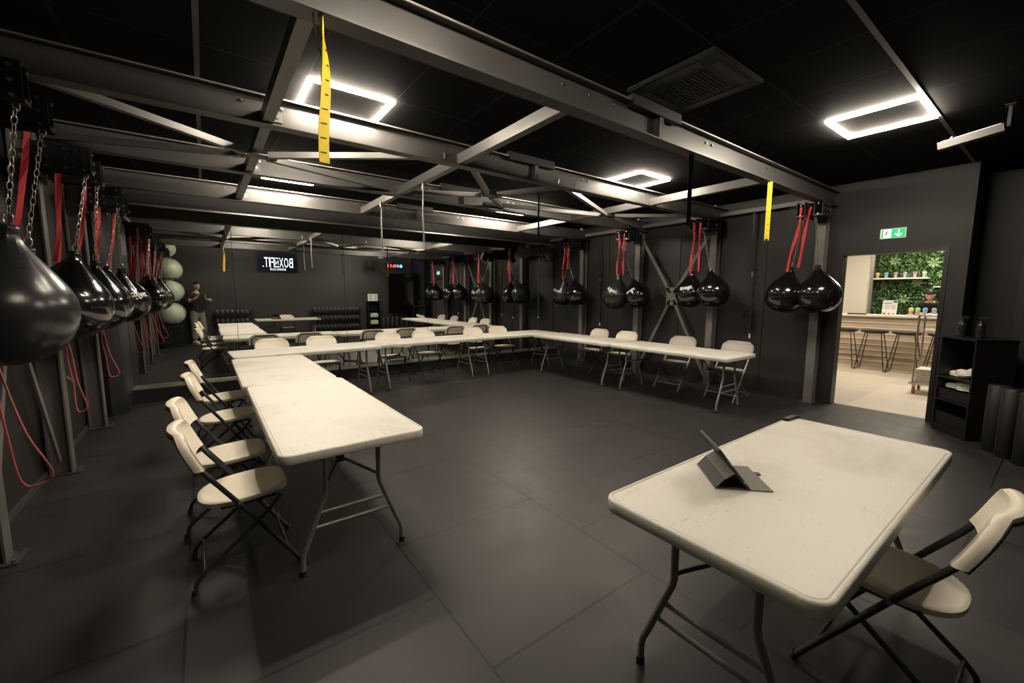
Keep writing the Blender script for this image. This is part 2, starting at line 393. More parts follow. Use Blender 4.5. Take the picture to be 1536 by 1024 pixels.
# wall X braces
def wall_brace(x, y0, y1, label):
    t = thing('wall_cross_brace', label, 'brace', (x, 0, 0), 0)
    c0 = Vector((0, (y0+y1)/2, 1.52)); z1, z0 = 2.62, .13
    for (y, z) in ((y0, z1), (y1, z1), (y0, z0), (y1, z0)):
        e = Vector((0, y, z)); dv = (e-c0).normalized(); MB().bar(c0+dv*.08, e, .02, .055, (0, 1, 0) ).build('rod', M_POST, t)
        MB().cyl((0, c0.y, c0.z), (0, c0.y, c0.z+.001), .002, 4) if 0 else None
    s_ = 1 if x < 3 else -1
    gp = MB().box(-.01, .01, c0.y-.115, c0.y+.115, c0.z-.165, c0.z+.165, bev=.002)
    gp = gp.build('gusset_plate', M_POST, t)
    for (dy, dz) in ((-.05, .11), (.05, .11), (-.05, -.11), (.05, -.11), (-.03, .08), (.03, .08), (-.03, -.08), (.03, -.08)):
        MB().cyl((s_*.01, c0.y+dy, c0.z+dz), (s_*.025, c0.y+dy, c0.z+dz), .01, 6).build('bolt', M_CHROME, gp)
    return t
wall_brace(7.0, YRC[1]+.07, YRC[2]-.07, 'grey steel X brace with square centre plate on the right wall between two columns')
wall_brace(-1.08, YLC[1]+.07, YLC[2]-.07, 'grey steel X brace on the left wall between the second and third columns')

# =================================================================== LIGHTS
def square_light(x, y, label, mt=None):
    t = thing('ceiling_light', label, 'ceiling light', (x, y, ZC), 0, 'square LED ceiling lights')
    h = .295; w2 = .0085
    for (a, b) in (((-h, -h), (h, -h)), ((h, -h), (h, h)), ((h, h), (-h, h)), ((-h, h), (-h, -h))):
        x0, x1 = sorted((a[0], b[0])); y0, y1 = sorted((a[1], b[1]))
        if x0 == x1: q = MB().box(x0-w2, x0+w2, y0+w2+.001, y1-w2-.001, -.018, -.006)
        else: q = MB().box(x0-w2, x1+w2, y0-w2, y0+w2, -.018, -.006)
        q.build('light_strip', mt or M_STRIP, t)
for x, y, l in ((4.75, 1.13, 'warm white square LED light on the ceiling, nearest on the right side'),
                (4.70, 3.60, 'warm white square LED light on the ceiling, between the first two beams on the right'),
                (1.00, 3.62, 'warm white square LED light on the ceiling behind the yellow hanging strap'),
                (1.00, 6.10, 'warm white light seen as a short bar behind the third beam, left one'),
                (4.65, 6.05, 'warm white light seen as a short bar behind the third beam, right one'),
                (1.00, 1.13, 'added dimmer square LED light on the ceiling above the camera, out of frame')):
    square_light(x, y, l, M_STRIP_ADDED if (x < 2 and y < 2) else None)  # dimmer lamp is added, out of frame, to brighten nearest beam and front table

# =================================================================== AIR CONDITIONER and speaker bar
t = thing('air_conditioner', 'black square ceiling cassette air conditioner above the nearest beam', 'air conditioner', (2.91, 1.76, ZC))
MB().box(-.33, .33, -.33, .33, -.03, 0, bev=.008).build('panel', mat('black ac plastic', (.008, .008, .008), .6, noise=(9, .15)), t)
g = MB()
for k in range(12): g.box(-.17, .17, -.16+k*.028, -.15+k*.028, -.036, -.03)
g.build('grille', M_BLKMET, t)
for a in range(4):
    T = Matrix.Rotation(a*PI/2, 4, 'Z'); MB().box(-.2, .2, .23, .285, -.034, -.03, T=T).build('air_vane', mat('dark grey vane', (.02, .02, .02), .4, noise=(9, .1)) if a == 0 else M_BLKMET, t)
t = thing('speaker_bar', 'long dark ceiling speaker bar on a bracket beside the right square light', 'speaker', (0, 0, 0))
a, b = Vector((5.08, .80, 2.88)), Vector((5.12, .40, 2.90))
a = Vector((5.22, .83, 2.83)); b = Vector((5.22, .46, 2.88))
MB().bar(a, b, .075, .06).build('housing', mat('dark grey speaker cloth', (.03, .029, .028), .5, noise=(40, .2)), t)
MB().bar(a+Vector((0, -.02, .035)), b+Vector((0, .02, .035)), .02, .012).build('top_rail', M_ALU, t)
q = MB(); q.box(5.2, 5.24, .43, .45, 2.88, 3.05); q.box(5.18, 5.26, .41, .47, 3.04, 3.05); q.build('bracket', M_BLKMET, t)
MB().ell((5.2, .75, 2.875), (.012, .012, .02), 8, 6).build('cap', mat('violet plastic cap', (.16, .14, .45), .5, noise=(9, .1)), t)

# =================================================================== TABLES
def rrect(lx, ly, r, n=5):
    pts = []
    for (cx_, cy_, a0) in ((lx/2-r, ly/2-r, 0), (-lx/2+r, ly/2-r, 90), (-lx/2+r, -ly/2+r, 180), (lx/2-r, -ly/2+r, 270)):
        for k in range(n+1):
            a = math.radians(a0+90*k/n); pts.append((cx_+r*math.cos(a), cy_+r*math.sin(a)))
    return pts
TH = .755
def make_table(L, W, r=.065):
    t = thing('folding_table', '', 'table')
    q = MB()
    rings = [(0, TH), (-.006, TH-.002), (-.010-.0, TH-.002)]
    # stepped top: raised field, rim lip, rounded edge, hollow underside
    prof = [(-.024, TH-.001), (-.021, TH-.001), (-.019, TH-.003), (-.0165, TH-.003), (-.014, TH), (-.006, TH-.0005), (-.002, TH-.003), (0, TH-.008), (0, TH-.046), (-.003, TH-.050), (-.016, TH-.050), (-.018, TH-.03)]
    vs = []; fs = []; n = None
    for (off, z) in prof:
        p = rrect(L+2*off, W+2*off, max(.01, r+off)); n = len(p); vs += [(x, y, z) for x, y in p]
    for i in range(len(prof)-1):
        for k in range(n): fs.append((i*n+k, i*n+(k+1) % n, (i+1)*n+(k+1) % n, (i+1)*n+k))
    q.add(vs, fs, True); q.f += [tuple(range(n)), tuple((len(prof)-1)*n+k for k in reversed(range(n)))]; q.sm += [False, False]
    q.build('tabletop', M_TABLE, t)
    for s in (-1, 1):
        xl = s*(L/2-.17)
        for sy in (-1, 1):
            lg = MB().tube([(xl, sy*.15, TH-.032), (xl, sy*.15, .46), (xl, sy*.155, .43), (xl, sy*.175, .38), (xl, sy*.255, .17), (xl, sy*.275, .125), (xl, sy*.283, .09), (xl, sy*.284, .025)], .0145, 10).build('leg', M_LEG, t)
            MB().cyl((xl, sy*.284, 0), (xl, sy*.284, .03), .018, 10).build('foot_cap', M_RUBBER, lg)
        for z, hw in ((.335, .19), (.255, .222)):
            MB().cyl((xl, -hw, z), (xl, hw, z), .0105, 8).build('crossbar', M_LEG, t)
        MB().cyl((xl, -.15, TH-.06), (xl, .15, TH-.06), .012, 8).build('pivot_bar', M_CHLEG, t)
        b_ = MB()
        for sy in (-1, 1): b_.tube([(xl, sy*.15, .475), (xl-s*.03, sy*.14, .48), (xl-s*.27, sy*.012, .52)], .0085, 8)
        b_.tube([(xl-s*.25, 0, .515), (xl-s*.29, 0, .54), (xl-s*.44, 0, TH-.035)], .009, 8); b_.box(xl-s*.28-.02, xl-s*.28+.02, -.018, .018, .50, .54); b_.build('leg_brace', M_CHLEG, t)
        MB().box(xl-.02, xl+.02, -.2, .2, TH-.045, TH-.0305).build('leg_bracket', M_CHLEG, t)
    b_ = MB().box(-L/2+.1, L/2-.1, W/2-.045, W/2-.02, TH-.048, TH-.031); b_.build('rail', M_CHLEG, t)
    MB().box(-L/2+.1, L/2-.1, -W/2+.02, -W/2+.045, TH-.048, TH-.031).build('rail', M_CHLEG, t)
    return t
tables = [  # centre x,y, L, W, angle, label
    (2.14, .672, 1.84, .755, .0, 'white folding table in the right foreground holding the tablet and remote'),
    (.625, 3.19, 1.93, .775, PI/2, 'white folding table nearest in the left row'),
    (.60, 5.10, 1.88, .775, PI/2, 'white folding table behind the nearest one in the left row'),
    (1.18, 6.60, 1.92, .76, .055, 'white folding table at the left end of the row before the mirrors'),
    (3.11, 6.77, 1.92, .78, .015, 'white folding table in the middle of the row before the mirrors'),
    (5.03, 6.80, 1.88, .76, .01, 'white folding table at the right end of the row before the mirrors, dimmer'),
    (5.62, 3.47, 1.93, .80, PI/2-.01, 'white folding table nearest the doorway in the right row'),
    (5.62, 5.43, 1.93, .80, PI/2-.01, 'white folding table farther back in the right row'),
]
for (x, y, L, W, a, l) in tables:
    t = make_table(L, W); t.location = (x, y, 0); t.rotation_euler = (0, 0, a); t['label'] = l; t['group'] = 'white folding tables'

# =================================================================== CHAIRS (local +x is the front)
def make_chair(pm, tubem):
    t = thing('folding_chair', '', 'chair')
    W = .215
    for s in (-1, 1):
        ft = MB().tube([(.245, s*W, .012), (.20, s*W, .085), (-.03, s*W, .44), (-.150, s*W, .615), (-.186, s*(W+.008), .672), (-.206, s*(W+.009), .715)], [.0125, .0125, .0125, .0125, .0115, .008], 8).build('frame_tube', tubem, t)
        rl = MB().tube([(.17, s*(W-.028), .425), (.10, s*(W-.028), .34), (-.20, s*(W-.028), .10), (-.235, s*(W-.028), .06), (-.245, s*(W-.028), .015)], .011, 8).build('rear_leg', tubem, t)
        MB().cyl((.252, s*W, 0), (.243, s*W, .03), .017, 8).build('foot_cap', M_CHLEG, ft)
        MB().cyl((-.246, s*(W-.028), 0), (-.243, s*(W-.028), .03), .016, 8).build('foot_cap', M_CHLEG, rl)
        MB().cyl((-.03, s*(W+.018), .44), (-.03, s*(W-.03), .44), .009, 8).build('pivot', M_CHROME, ft)
    MB().tube([(.185, -W, .11), (.185, W, .11)], .008, 8).build('stretcher', tubem, t)
    MB().tube([(-.20, -W+.028, .10), (-.20, W-.028, .10)], .008, 8).build('stretcher', tubem, t)
    # seat: rounded back, squarer front, dished, with a rim
    def outline(off, n=40):
        out = []
        for k in range(n):
            a = 2*PI*k/n; c_, s_ = math.cos(a), math.sin(a)
            px_ = .205*(1 if c_ > 0 else 1.0); e = 4.6 if c_ > 0 else 2.5
            r_ = 1/((abs(c_)**e+abs(s_)**e)**(1/e)); out.append(((r_*c_)*(.212+off), (r_*s_)*(.195+off)*(1-.05*max(0, c_))))
        return out
    q = MB(); vs = []; fs = []; n = 40
    prof = [(-.17, .447), (-.12, .448), (-.06, .453), (-.022, .459), (-.008, .460), (0, .455), (0, .435), (-.008, .428), (-.03, .432), (-.12, .436)]
    for (off, z) in prof:
        for (x, y) in outline(off): vs.append((x+.005, y, z+ (.012*(x/.2) if True else 0)))
    for i in range(len(prof)-1):
        for k in range(n): fs.append((i*n+k, i*n+(k+1) % n, (i+1)*n+(k+1) % n, (i+1)*n+k))
    q.add(vs, fs, True); q.f += [tuple(range(n)), tuple((len(prof)-1)*n+k for k in reversed(range(n)))]; q.sm += [True, True]
    q.build('seat', pm, t)
    MB().box(-.11, .15, -.185, .185, .418, .430).build('seat_frame', tubem, t)
    # backrest: curved shell wrapping the tube ends
    nu, nv = 20, 8; H = .180; HW = .225
    def base(u, v):   # u -1..1, v 0..1
        zz = v*H
        yy = u*HW
        if v > .5: # rounded top corners
            k = (v-.5)/.5; lim = 1-.32*(k**2.6); yy = u*HW*lim
        top = 0
        bow = -.030*(1-abs(u)**2.2)
        x = -.181 - .082*v + .010*v*v + bow
        return Vector((x, yy, .665+zz))
    vs = []; fs = []
    for side in (0, 1):
        for j in range(nv+1):
            for i in range(nu+1):
                u = -1+2*i/nu; v = j/nv; p = base(u, v)
                edge = max(abs(u)**6, v**8 if v > .5 else 0)
                th = .010+.010*min(1, edge*1.4)
                vs.append(p+Vector((th if side == 0 else -th, 0, 0)))
    K = (nu+1)*(nv+1)
    for j in range(nv):
        for i in range(nu):
            a = j*(nu+1)+i; fs.append((a, a+1, a+nu+2, a+nu+1)); fs.append((K+a+nu+1, K+a+nu+2, K+a+1, K+a))
    for i in range(nu): fs.append((i, K+i, K+i+1, i+1)); a = nv*(nu+1)+i; fs.append((a+1, K+a+1, K+a, a))
    for j in range(nv):
        a = j*(nu+1); fs.append((a, a+nu+1, K+a+nu+1, K+a)); a += nu; fs.append((a+nu+1, a, K+a, K+a+nu+1))
    MB().add(vs, fs, True).build('backrest', pm, t)
    # thick moulded rim round the back of the shell
    rim = []
    for j in range(0, nv+1, 2): rim.append(base(-1, j/nv))
    for i in range(1, nu): rim.append(base(-1+2*i/nu, 1.0))
    for j in range(nv, -1, -2): rim.append(base(1, j/nv))
    rim = [p+Vector((-.008, 0, -.004)) for p in rim]
    vs = []; fs = []; sec = [(-.024, -.007), (-.026, 0), (-.023, .009), (-.010, .0125), (.004, .0115), (.015, .006), (.017, -.002), (.012, -.008)]; K = len(sec)
    for i, p in enumerate(rim):
        tg = (rim[min(i+1, len(rim)-1)]-rim[max(i-1, 0)]); nn = Vector((0, -tg.z, tg.y)); nn.normalize()
        if nn.dot(Vector((0, p.y, p.z-.72))) < 0: nn = -nn
        for (dx, dn) in sec: vs.append(p+Vector((dx+.006, 0, 0))+nn*dn)
    for i in range(len(rim)-1):
        for k in range(K): fs.append((i*K+k, i*K+(k+1) % K, (i+1)*K+(k+1) % K, (i+1)*K+k))
    q = MB(); q.add(vs, fs, True); q.f += [tuple(range(K)), tuple((len(rim)-1)*K+k for k in reversed(range(K)))]; q.sm += [False, False]
    q.build('backrest_rim', pm, t)
    arch = [Vector((p.x-.011, p.y*.86, p.z-.020)) for p in rim]
    MB().tube(arch, .0095, 8).build('back_arch', tubem, t)
    return t
cr = make_chair(M_CREAM, M_CHLEG); gr_ = make_chair(M_GREYPL, M_LEG)
first = {0: True, 1: True}
def put(kind, x, y, rz, label, group):
    src = (cr, gr_)[kind]
    if first[kind]:
        first[kind] = False; o = src; o.location = (x, y, 0); o.rotation_euler = (0, 0, rz); o['label'] = label; o['group'] = group; return o
    return dup(src, (x, y, 0), rz, label, group)
gL, gB, gR = 'chairs along the left tables', 'chairs between the back tables and the mirrors', 'chairs behind the right tables'
put(0, .105, 2.76, .02, 'cream folding chair nearest in the left row, its seat half shaded by the table', gL)
put(0, .065, 3.41, -.02, 'cream folding chair second from the front in the left row', gL)
put(0, .10, 4.50, .0, 'cream folding chair third from the front in the left row', gL)
put(0, .10, 5.36, .02, 'cream folding chair farthest back in the left row', gL)
for x, y, l in ((.80, 7.14, 'cream folding chair farthest left against the mirrors, only its backrest showing'),
             (1.52, 7.16, 'cream folding chair second from the left against the mirrors'),
             (2.66, 7.20, 'cream folding chair third from the left against the mirrors'),
             (3.36, 7.20, 'cream folding chair in the middle of the row against the mirrors, casting a dark shadow'),
             (4.50, 7.25, 'cream folding chair fifth from the left against the mirrors'),
             (5.14, 7.25, 'cream folding chair farthest right against the mirrors')):
    put(0, x, y, -PI/2, l, gB)
put(0, 6.22, 5.72, PI-.05, 'cream folding chair behind the right tables, farthest back', gR)
put(0, 6.22, 5.02, PI+.03, 'cream folding chair behind the joint of the two right tables', gR)
put(1, 6.22, 3.86, PI+.03, 'light grey folding chair behind the right table, farther from the doorway', gR)
put(1, 6.22, 2.98, PI-.03, 'light grey folding chair at the doorway end of the right tables', gR)
put(0, 2.17, .33, PI/2+.0, 'cream folding chair tucked under the foreground table', None) if 0 else None
o = dup(cr, (2.16, .33, 0), PI/2, 'cream folding chair tucked under the foreground table, at the right edge')
if 'group' in o: del o['group']

# =================================================================== TABLET and remote
u = Vector((.70, .714, 0)); v = Vector((.76, -.65, 0)); A = Vector((1.645, .812, TH))
u.normalize(); v = (v-u*v.dot(u)).normalized()
tb = thing('tablet', 'black tablet in a grey folio case propped up on the foreground table', 'tablet', A)
M_CASE = mat('grey folio case', (.15, .138, .115), .6, noise=(60, .15)); M_CASE2 = mat('dark folio flap', (.05, .047, .046), .6, noise=(60, .15))
LN = .25
def slab(pts, th, n):
    pts = [Vector(p) for p in pts]; nn = (pts[1]-pts[0]).cross(pts[2]-pts[0]).normalized()*th
    q = MB(); q.add([p for p in pts]+[p+nn for p in pts], [(0, 1, 2, 3), (7, 6, 5, 4), (0, 4, 5, 1), (1, 5, 6, 2), (2, 6, 7, 3), (3, 7, 4, 0)]); return q
Z = Vector((0, 0, 1)); o0 = Vector((0, 0, .001))
slab([o0, o0+v*.225, o0+v*.225+u*LN, o0+u*LN], .003, 1).build('case_base', M_CASE, tb)
bot = o0+v*.135+Z*.004; tdir = (-v*.62+Z*.80).normalized(); HT = .205
mid = bot+tdir*.085
slab([o0, o0+u*LN, o0+u*LN+ (mid-o0)*.45+Z*.012, o0+(mid-o0)*.45+Z*.012], .003, 1).build('case_flap', M_CASE2, tb)
f1 = o0+(mid-o0)*.45+Z*.012
slab([f1, f1+u*LN, mid+u*LN-v*.006, mid-v*.006], .003, 1).build('case_flap', M_CASE, tb)
slab([bot, bot+tdir*HT, bot+tdir*HT+u*LN, bot+u*LN], .009, 1).build('body', M_BLACK, tb)
slab([bot-tdir.cross(u)*.0, bot+tdir*HT, bot+tdir*HT+u*LN, bot+u*LN], -.004, 1).build('case_back', M_CASE, tb)
q = MB()
for k, ln in ((.118, .02), (.145, .006), (.16, .006), (.03, .012)):
    p = bot+tdir*k; q.bar(p-u*.001, p+tdir*ln-u*.001, .003, .003)
q.build('side_buttons', M_ALU, tb)
p = o0+v*.225+u*.16; slab([p, p+v*.02, p+v*.02+u*.025, p+u*.025], .004, 1).build('clasp', M_CASE2, tb)
rm = thing('remote_control', 'small black remote control on the far corner of the foreground table', 'remote control', (3.0, 1.022, TH), -.05)
rb = MB().box(-.078, .078, -.02, .02, .0, .014, bev=.004).build('body', M_BLKMET, rm)
for i in range(6):
    for j in range(2): MB().cyl((-.055+i*.02, -.008+j*.016, .014), (-.055+i*.02, -.008+j*.016, .016), .0045, 8).build('button', mat('grey button', (.3, .3, .29), .5, noise=(9, .1)), rb)

# =================================================================== BAGS, brackets, bands
BAGP = [(.012, 0), (.075, .006), (.135, .03), (.19, .075), (.225, .13), (.243, .19), (.247, .25), (.238, .31), (.212, .365), (.17, .42), (.125, .47), (.085, .515), (.052, .555), (.036, .59), (.034, .625), (.012, .632)]
def bag_r(z):
    for i in range(len(BAGP)-1):
        if BAGP[i][1] <= z <= BAGP[i+1][1]:
            k = (z-BAGP[i][1])/(BAGP[i+1][1]-BAGP[i][1]); return BAGP[i][0]*(1-k)+BAGP[i+1][0]*k
    return .03
def smooth_prof(P, k=3):
    out = []
    for i in range(len(P)-1):
        p0 = P[max(0, i-1)]; p1 = P[i]; p2 = P[i+1]; p3 = P[min(len(P)-1, i+2)]
        for j in range(k):
            t = j/k
            out.append(tuple(max(.002, .5*((2*p1[a])+(-p0[a]+p2[a])*t+(2*p0[a]-5*p1[a]+4*p2[a]-p3[a])*t*t+(-p0[a]+3*p1[a]-3*p2[a]+p3[a])*t**3)) if a == 0 else .5*((2*p1[a])+(-p0[a]+p2[a])*t+(2*p0[a]-5*p1[a]+4*p2[a]-p3[a])*t*t+(-p0[a]+3*p1[a]-3*p2[a]+p3[a])*t**3) for a in (0, 1)))
    out.append(P[-1]); return out
BAGS = smooth_prof(BAGP)
def chain(m_, a, b, wire=.0029, ll=.048, lw=.0115):
    a = Vector(a); b = Vector(b); L = (b-a).length; pitch = ll-2*wire*1.1; n = max(2, int(round(L/pitch))); t = (b-a)/n; d_ = t.normalized()
    s1 = d_.orthogonal().normalized(); s2 = d_.cross(s1)
    for i in range(n):
        c_ = a+t*(i+.5); sd = s1 if i % 2 else s2; pts = []
        for k in range(8):
            an = 2*PI*k/8+PI/8; pts.append(c_+d_*(math.cos(an)*ll/2)+sd*(math.sin(an)*lw))
        m_.tube(pts, wire, 5, closed=True)
def make_bag(loc, hook, label, group, material, face=None, rz=0, scale=1.0):
    cb = Vector(loc); dr = (Vector(hook)-cb).normalized(); loc = cb-dr*.25*scale
    t = thing('water_punching_bag', label, 'punching bag', loc, 0, group)
    qr = Vector((0, 0, 1)).rotation_difference(dr); t.rotation_euler = qr.to_euler()
    q = MB().lathe([(r*scale, z*scale) for r, z in BAGS], n=36, fold=lambda a, z: (.05*math.sin(a*9+1)*max(0, (z-.40*scale))/.2*0.7))
    q.build('bag_body', material, t)
    top = .632*scale
    MB().cyl((0, 0, top-.03), (0, 0, top-.02), .037*scale, 16).build('collar', M_BLKMET, t)
    q = MB(); pts = [(.018*math.cos(a), 0, top+.028+.03*math.sin(a)) for a in [2*PI*k/10 for k in range(10)]]; q.tube(pts, .005, 6, closed=True)
    q.build('shackle', M_CHROME, t)
    hk = Vector((0, 0, (Vector(hook)-loc).length))
    q = MB(); chain(q, (0, 0, top+.05), hk); q.build('chain', M_CHROME, t)
    if face is not None:
        me = text_mesh('BOXNFIT.', .052, .215, .03, .0)
        bm = bmesh.new(); bm.from_mesh(me); bmesh.ops.triangulate(bm, faces=bm.faces[:])
        for _ in range(2): bmesh.ops.subdivide_edges(bm, edges=[e for e in bm.edges if e.calc_length() > .015], cuts=1, use_grid_fill=False); bmesh.ops.triangulate(bm, faces=bm.faces[:])
        for vv in bm.verts:
            x, y = vv.co.x, vv.co.y; tilt = rz; x, y = x*math.cos(tilt)-y*math.sin(tilt), x*math.sin(tilt)+y*math.cos(tilt)
            z = .375+y*.8; r_ = bag_r(z)+.004; an = face + x/.21
            vv.co = Vector((r_*math.cos(an)*scale, r_*math.sin(an)*scale, z*scale))
        me2 = bpy.data.meshes.new('l'); bm.to_mesh(me2); bm.free(); me2.materials.append(M_WHITE)
        lo = bpy.data.objects.new('lettering', me2); C.objects.link(lo); lo.parent = t; lo['label'] = 'white printed lettering'
    return t
def make_bracket(x, y, sgn, label, group):
    """projects towards the room; local -x is the room side"""
    z0 = 2.66 if sgn < 0 else 2.56
    t = thing('bag_bracket', label, 'bracket', (x, y, z0), 0 if sgn < 0 else PI, group)
    arms = (-.10, .10) if sgn < 0 else (-.06, .36); ox = -.115 if sgn < 0 else 0
    for a_ in arms:
        for s in (-1, 1):
            sp_ = MB().box(-.36+ox, -.04+ox, a_+s*.045-.004, a_+s*.045+.004, -.09, .11, bev=.002).build('side_plate', M_BLKMET, t)
            for bx_ in (-.32, -.22, -.12):
                for bz_ in (-.06, .01, .08):
                    if s*a_ < 0 and abs(a_) < .2 and bx_ > -.3: continue
                    MB().cyl((bx_+ox, a_+s*.049, bz_), (bx_+ox, a_+s*.060, bz_), .010, 6).build('bolt', M_CHROME, sp_)
        for bz_ in (-.06, .07): MB().cyl((-.36+ox, a_, bz_), (-.372+ox, a_, bz_), .010, 6).build('bolt', M_CHROME, t)
        hp_ = MB().box(-.362+ox, -.30+ox, a_-.05, a_+.05, -.08, -.06, bev=.002).build('hook_plate', M_BLKMET, t)
        hy = a_ if sgn > 0 else a_*.54
        q = MB(); pts = [(-.318+ox+.013*math.cos(b__), hy, -.09+.026*math.sin(b__)) for b__ in [2*PI*k/10 for k in range(10)]]; q.tube(pts, .0045, 6, closed=True); q.build('hook', M_CHROME, hp_)
    lo_, hi_ = min(arms), max(arms)
    MB().box(-.09+ox, -.03+ox, lo_-.07, hi_+.07, -.03, .03, bev=.002).build('cross_bar', M_BLKMET, t)
    if sgn < 0:
        MB().cyl((-.33+ox, .0, .06), (-.33+ox, .24, .06), .012, 8).build('strap_rod', M_BLKMET, t)
    MB().bar((-.07+ox, 0, .02), (-.01, 0, .02), .10, .12).build('mounting_arm', M_BLKMET, t)
    MB().box(-.02, -.001, -.10, .10, -.12, .15, bev=.002).build('back_plate', M_BLKMET, t)
    return t
def band(pts, wdv, name, label, cat, group, material, wd=.038, th=.003, loops=True):
    P = [Vector(p) for p in pts]; wv = Vector(wdv).normalized()*wd/2
    base_ = P[0].copy(); vs = []; fs = []
    n = len(P)
    for i, p in enumerate(P):
        t = (P[min(n-1, i+1)]-P[max(0, i-1)]).normalized(); tw = wv.copy(); tw.rotate(Matrix.Rotation(math.sin(i*1.3+len(label))*0.35, 3, t)); nn = t.cross(tw).normalized()*th
        q = p-base_
        vs += [q-tw-nn, q+tw-nn, q+tw+nn, q-tw+nn]
    for i in range(n-1):
        for k in range(4): fs.append((i*4+k, i*4+(k+1) % 4, (i+1)*4+(k+1) % 4, (i+1)*4+k))
    fs += [(3, 2, 1, 0), tuple((n-1)*4+k for k in range(4))]
    o = MB().add(vs, fs, False).build(name, material); o.location = base_
    return tag(o, label, cat, group)
gbag, gbr = 'black teardrop bags on the right wall', 'black bag brackets on the columns'
right_bags = [  # column, body centre, scale, material, face angle, tilt, label
    (0, (6.56, 2.425, 1.56), 1.0, M_BAG, None, 0, 'glossy black teardrop bag by the doorway column, left one of its pair'),
    (0, (6.54, 2.02, 1.565), 1.0, M_BAG, None, 0, 'glossy black teardrop bag by the doorway column, overlapping the doorway'),
    (1, (6.66, 3.90, 1.58), .98, M_BAG, PI*1.05, .25, 'glossy black teardrop bag right of the wall brace, left one with white lettering'),
    (1, (6.52, 3.43, 1.60), .98, M_BAG, None, 0, 'glossy black teardrop bag right of the wall brace, right one without lettering'),
    (2, (6.62, 5.46, 1.54), 1.1, M_BAGM, -PI*.93, -.25, 'satin black lettered teardrop bag left of the wall brace, larger of its pair'),
    (2, (6.68, 4.98, 1.54), .95, M_BAG, -PI*.98, .2, 'glossy black lettered teardrop bag left of the wall brace, smaller of its pair'),
    (3, (6.68, 7.08, 1.56), 1.02, M_BAGM, PI*1.04, .1, 'satin black lettered teardrop bag near the mirrors, left one of its pair'),
    (3, (6.68, 6.60, 1.555), .96, M_BAG, None, 0, 'glossy black teardrop bag near the mirrors, right one of its pair'),
]
for (ci, cb_, sc, mt, face, tilt, l) in right_bags:
    s = 1 if cb_[1] > YRC[ci] else -1
    sw = 1 if ci < 2 else -1
    make_bag(cb_, (6.50, YRC[ci]+.07*s*sw, 2.56), l, gbag, mt, face, tilt, sc)
gband = 'red webbing straps on the right wall'
for i in range(4):
    make_bracket(6.935, YRC[i], -1, 'black bolted bracket on the right wall column '+ordn[i], 'bag brackets on the right wall')
    make_bracket(-1.005, YLC[i], 1, 'black bolted bracket on the left wall column '+ordl[i], 'bag brackets on the left wall')
    y = YRC[i]
    for k, (dy, zb) in enumerate(((.10, 1.87), (.005, 1.92))):
        if i == 3 and k == 1: zb = 2.1
        xs = 6.48 if k == 0 else 6.52
        pts = [(xs+.01*math.sin(j*.8), y+dy+(.01 if k else -.015)*math.sin(j*.7)*1.0 + (.10*j/8 if i == 0 else 0), 2.71-(2.71-zb)*j/8) for j in range(9)]
        band(pts, (.3, 1, 0), 'resistance_band', 'red strap on the right wall bracket %s, %s of two' % (ordn[i], ('outer', 'inner')[k]), 'strap', gband, M_RED)
left_bags = [(0, (-.88, 1.66, 1.46), 1.05, 'black teardrop bag left of the photo frame, seen only in the mirrors'),
             (1, (-.845, 3.29, 1.465), 1.15, 'huge looking glossy black teardrop bag at the left edge of the photo'),
             (1, (-.92, 3.86, 1.465), 1.0, 'glossy black teardrop bag hidden just behind the huge looking one'),
             (2, (-.87, 4.72, 1.465), 1.1, 'glossy black teardrop bag second from the left edge of the photo'),
             (2, (-.80, 5.28, 1.465), 1.0, 'glossy black teardrop bag third from the left edge, mostly hidden'),
             (3, (-.86, 6.06, 1.465), 1.0, 'glossy black teardrop bag on the left wall, nearer of the pair beside the mirror'),
             (3, (-.76, 6.58, 1.47), 1.0, 'glossy black lettered teardrop bag on the left wall, closest to the mirror')]
for (ci, cb_, sc, l) in left_bags:
    near = cb_[1] < YLC[ci]
    make_bag(cb_, (-.69, YLC[ci]+(-.36 if near else .06), 2.46), l, 'black teardrop bags on the left wall', M_BAGM if cb_[1] < 3.5 else M_BAG, (-.75 if cb_[1] > 6.4 else None), -.2, sc)
for i in range(4):
    y = YLC[i]
    for k, (dy, x0, x1) in enumerate(((-.30, -.84, -.92), (.22, -.78, -.90), (-.06, -.90, -.95))):
        pts = [(x0+(x1-x0)*(j/8)**1.5, y+dy+.012*math.sin(j*.9+i), 2.58-.78*j/8) for j in range(9)]
        band(pts, (1, .4, 0), 'resistance_band', 'red strap on the left wall bracket %s, %s' % (ordl[i], ('near side', 'far side', 'by the column')[k]), 'strap', 'red webbing straps on the left wall', M_RED, wd=.028)
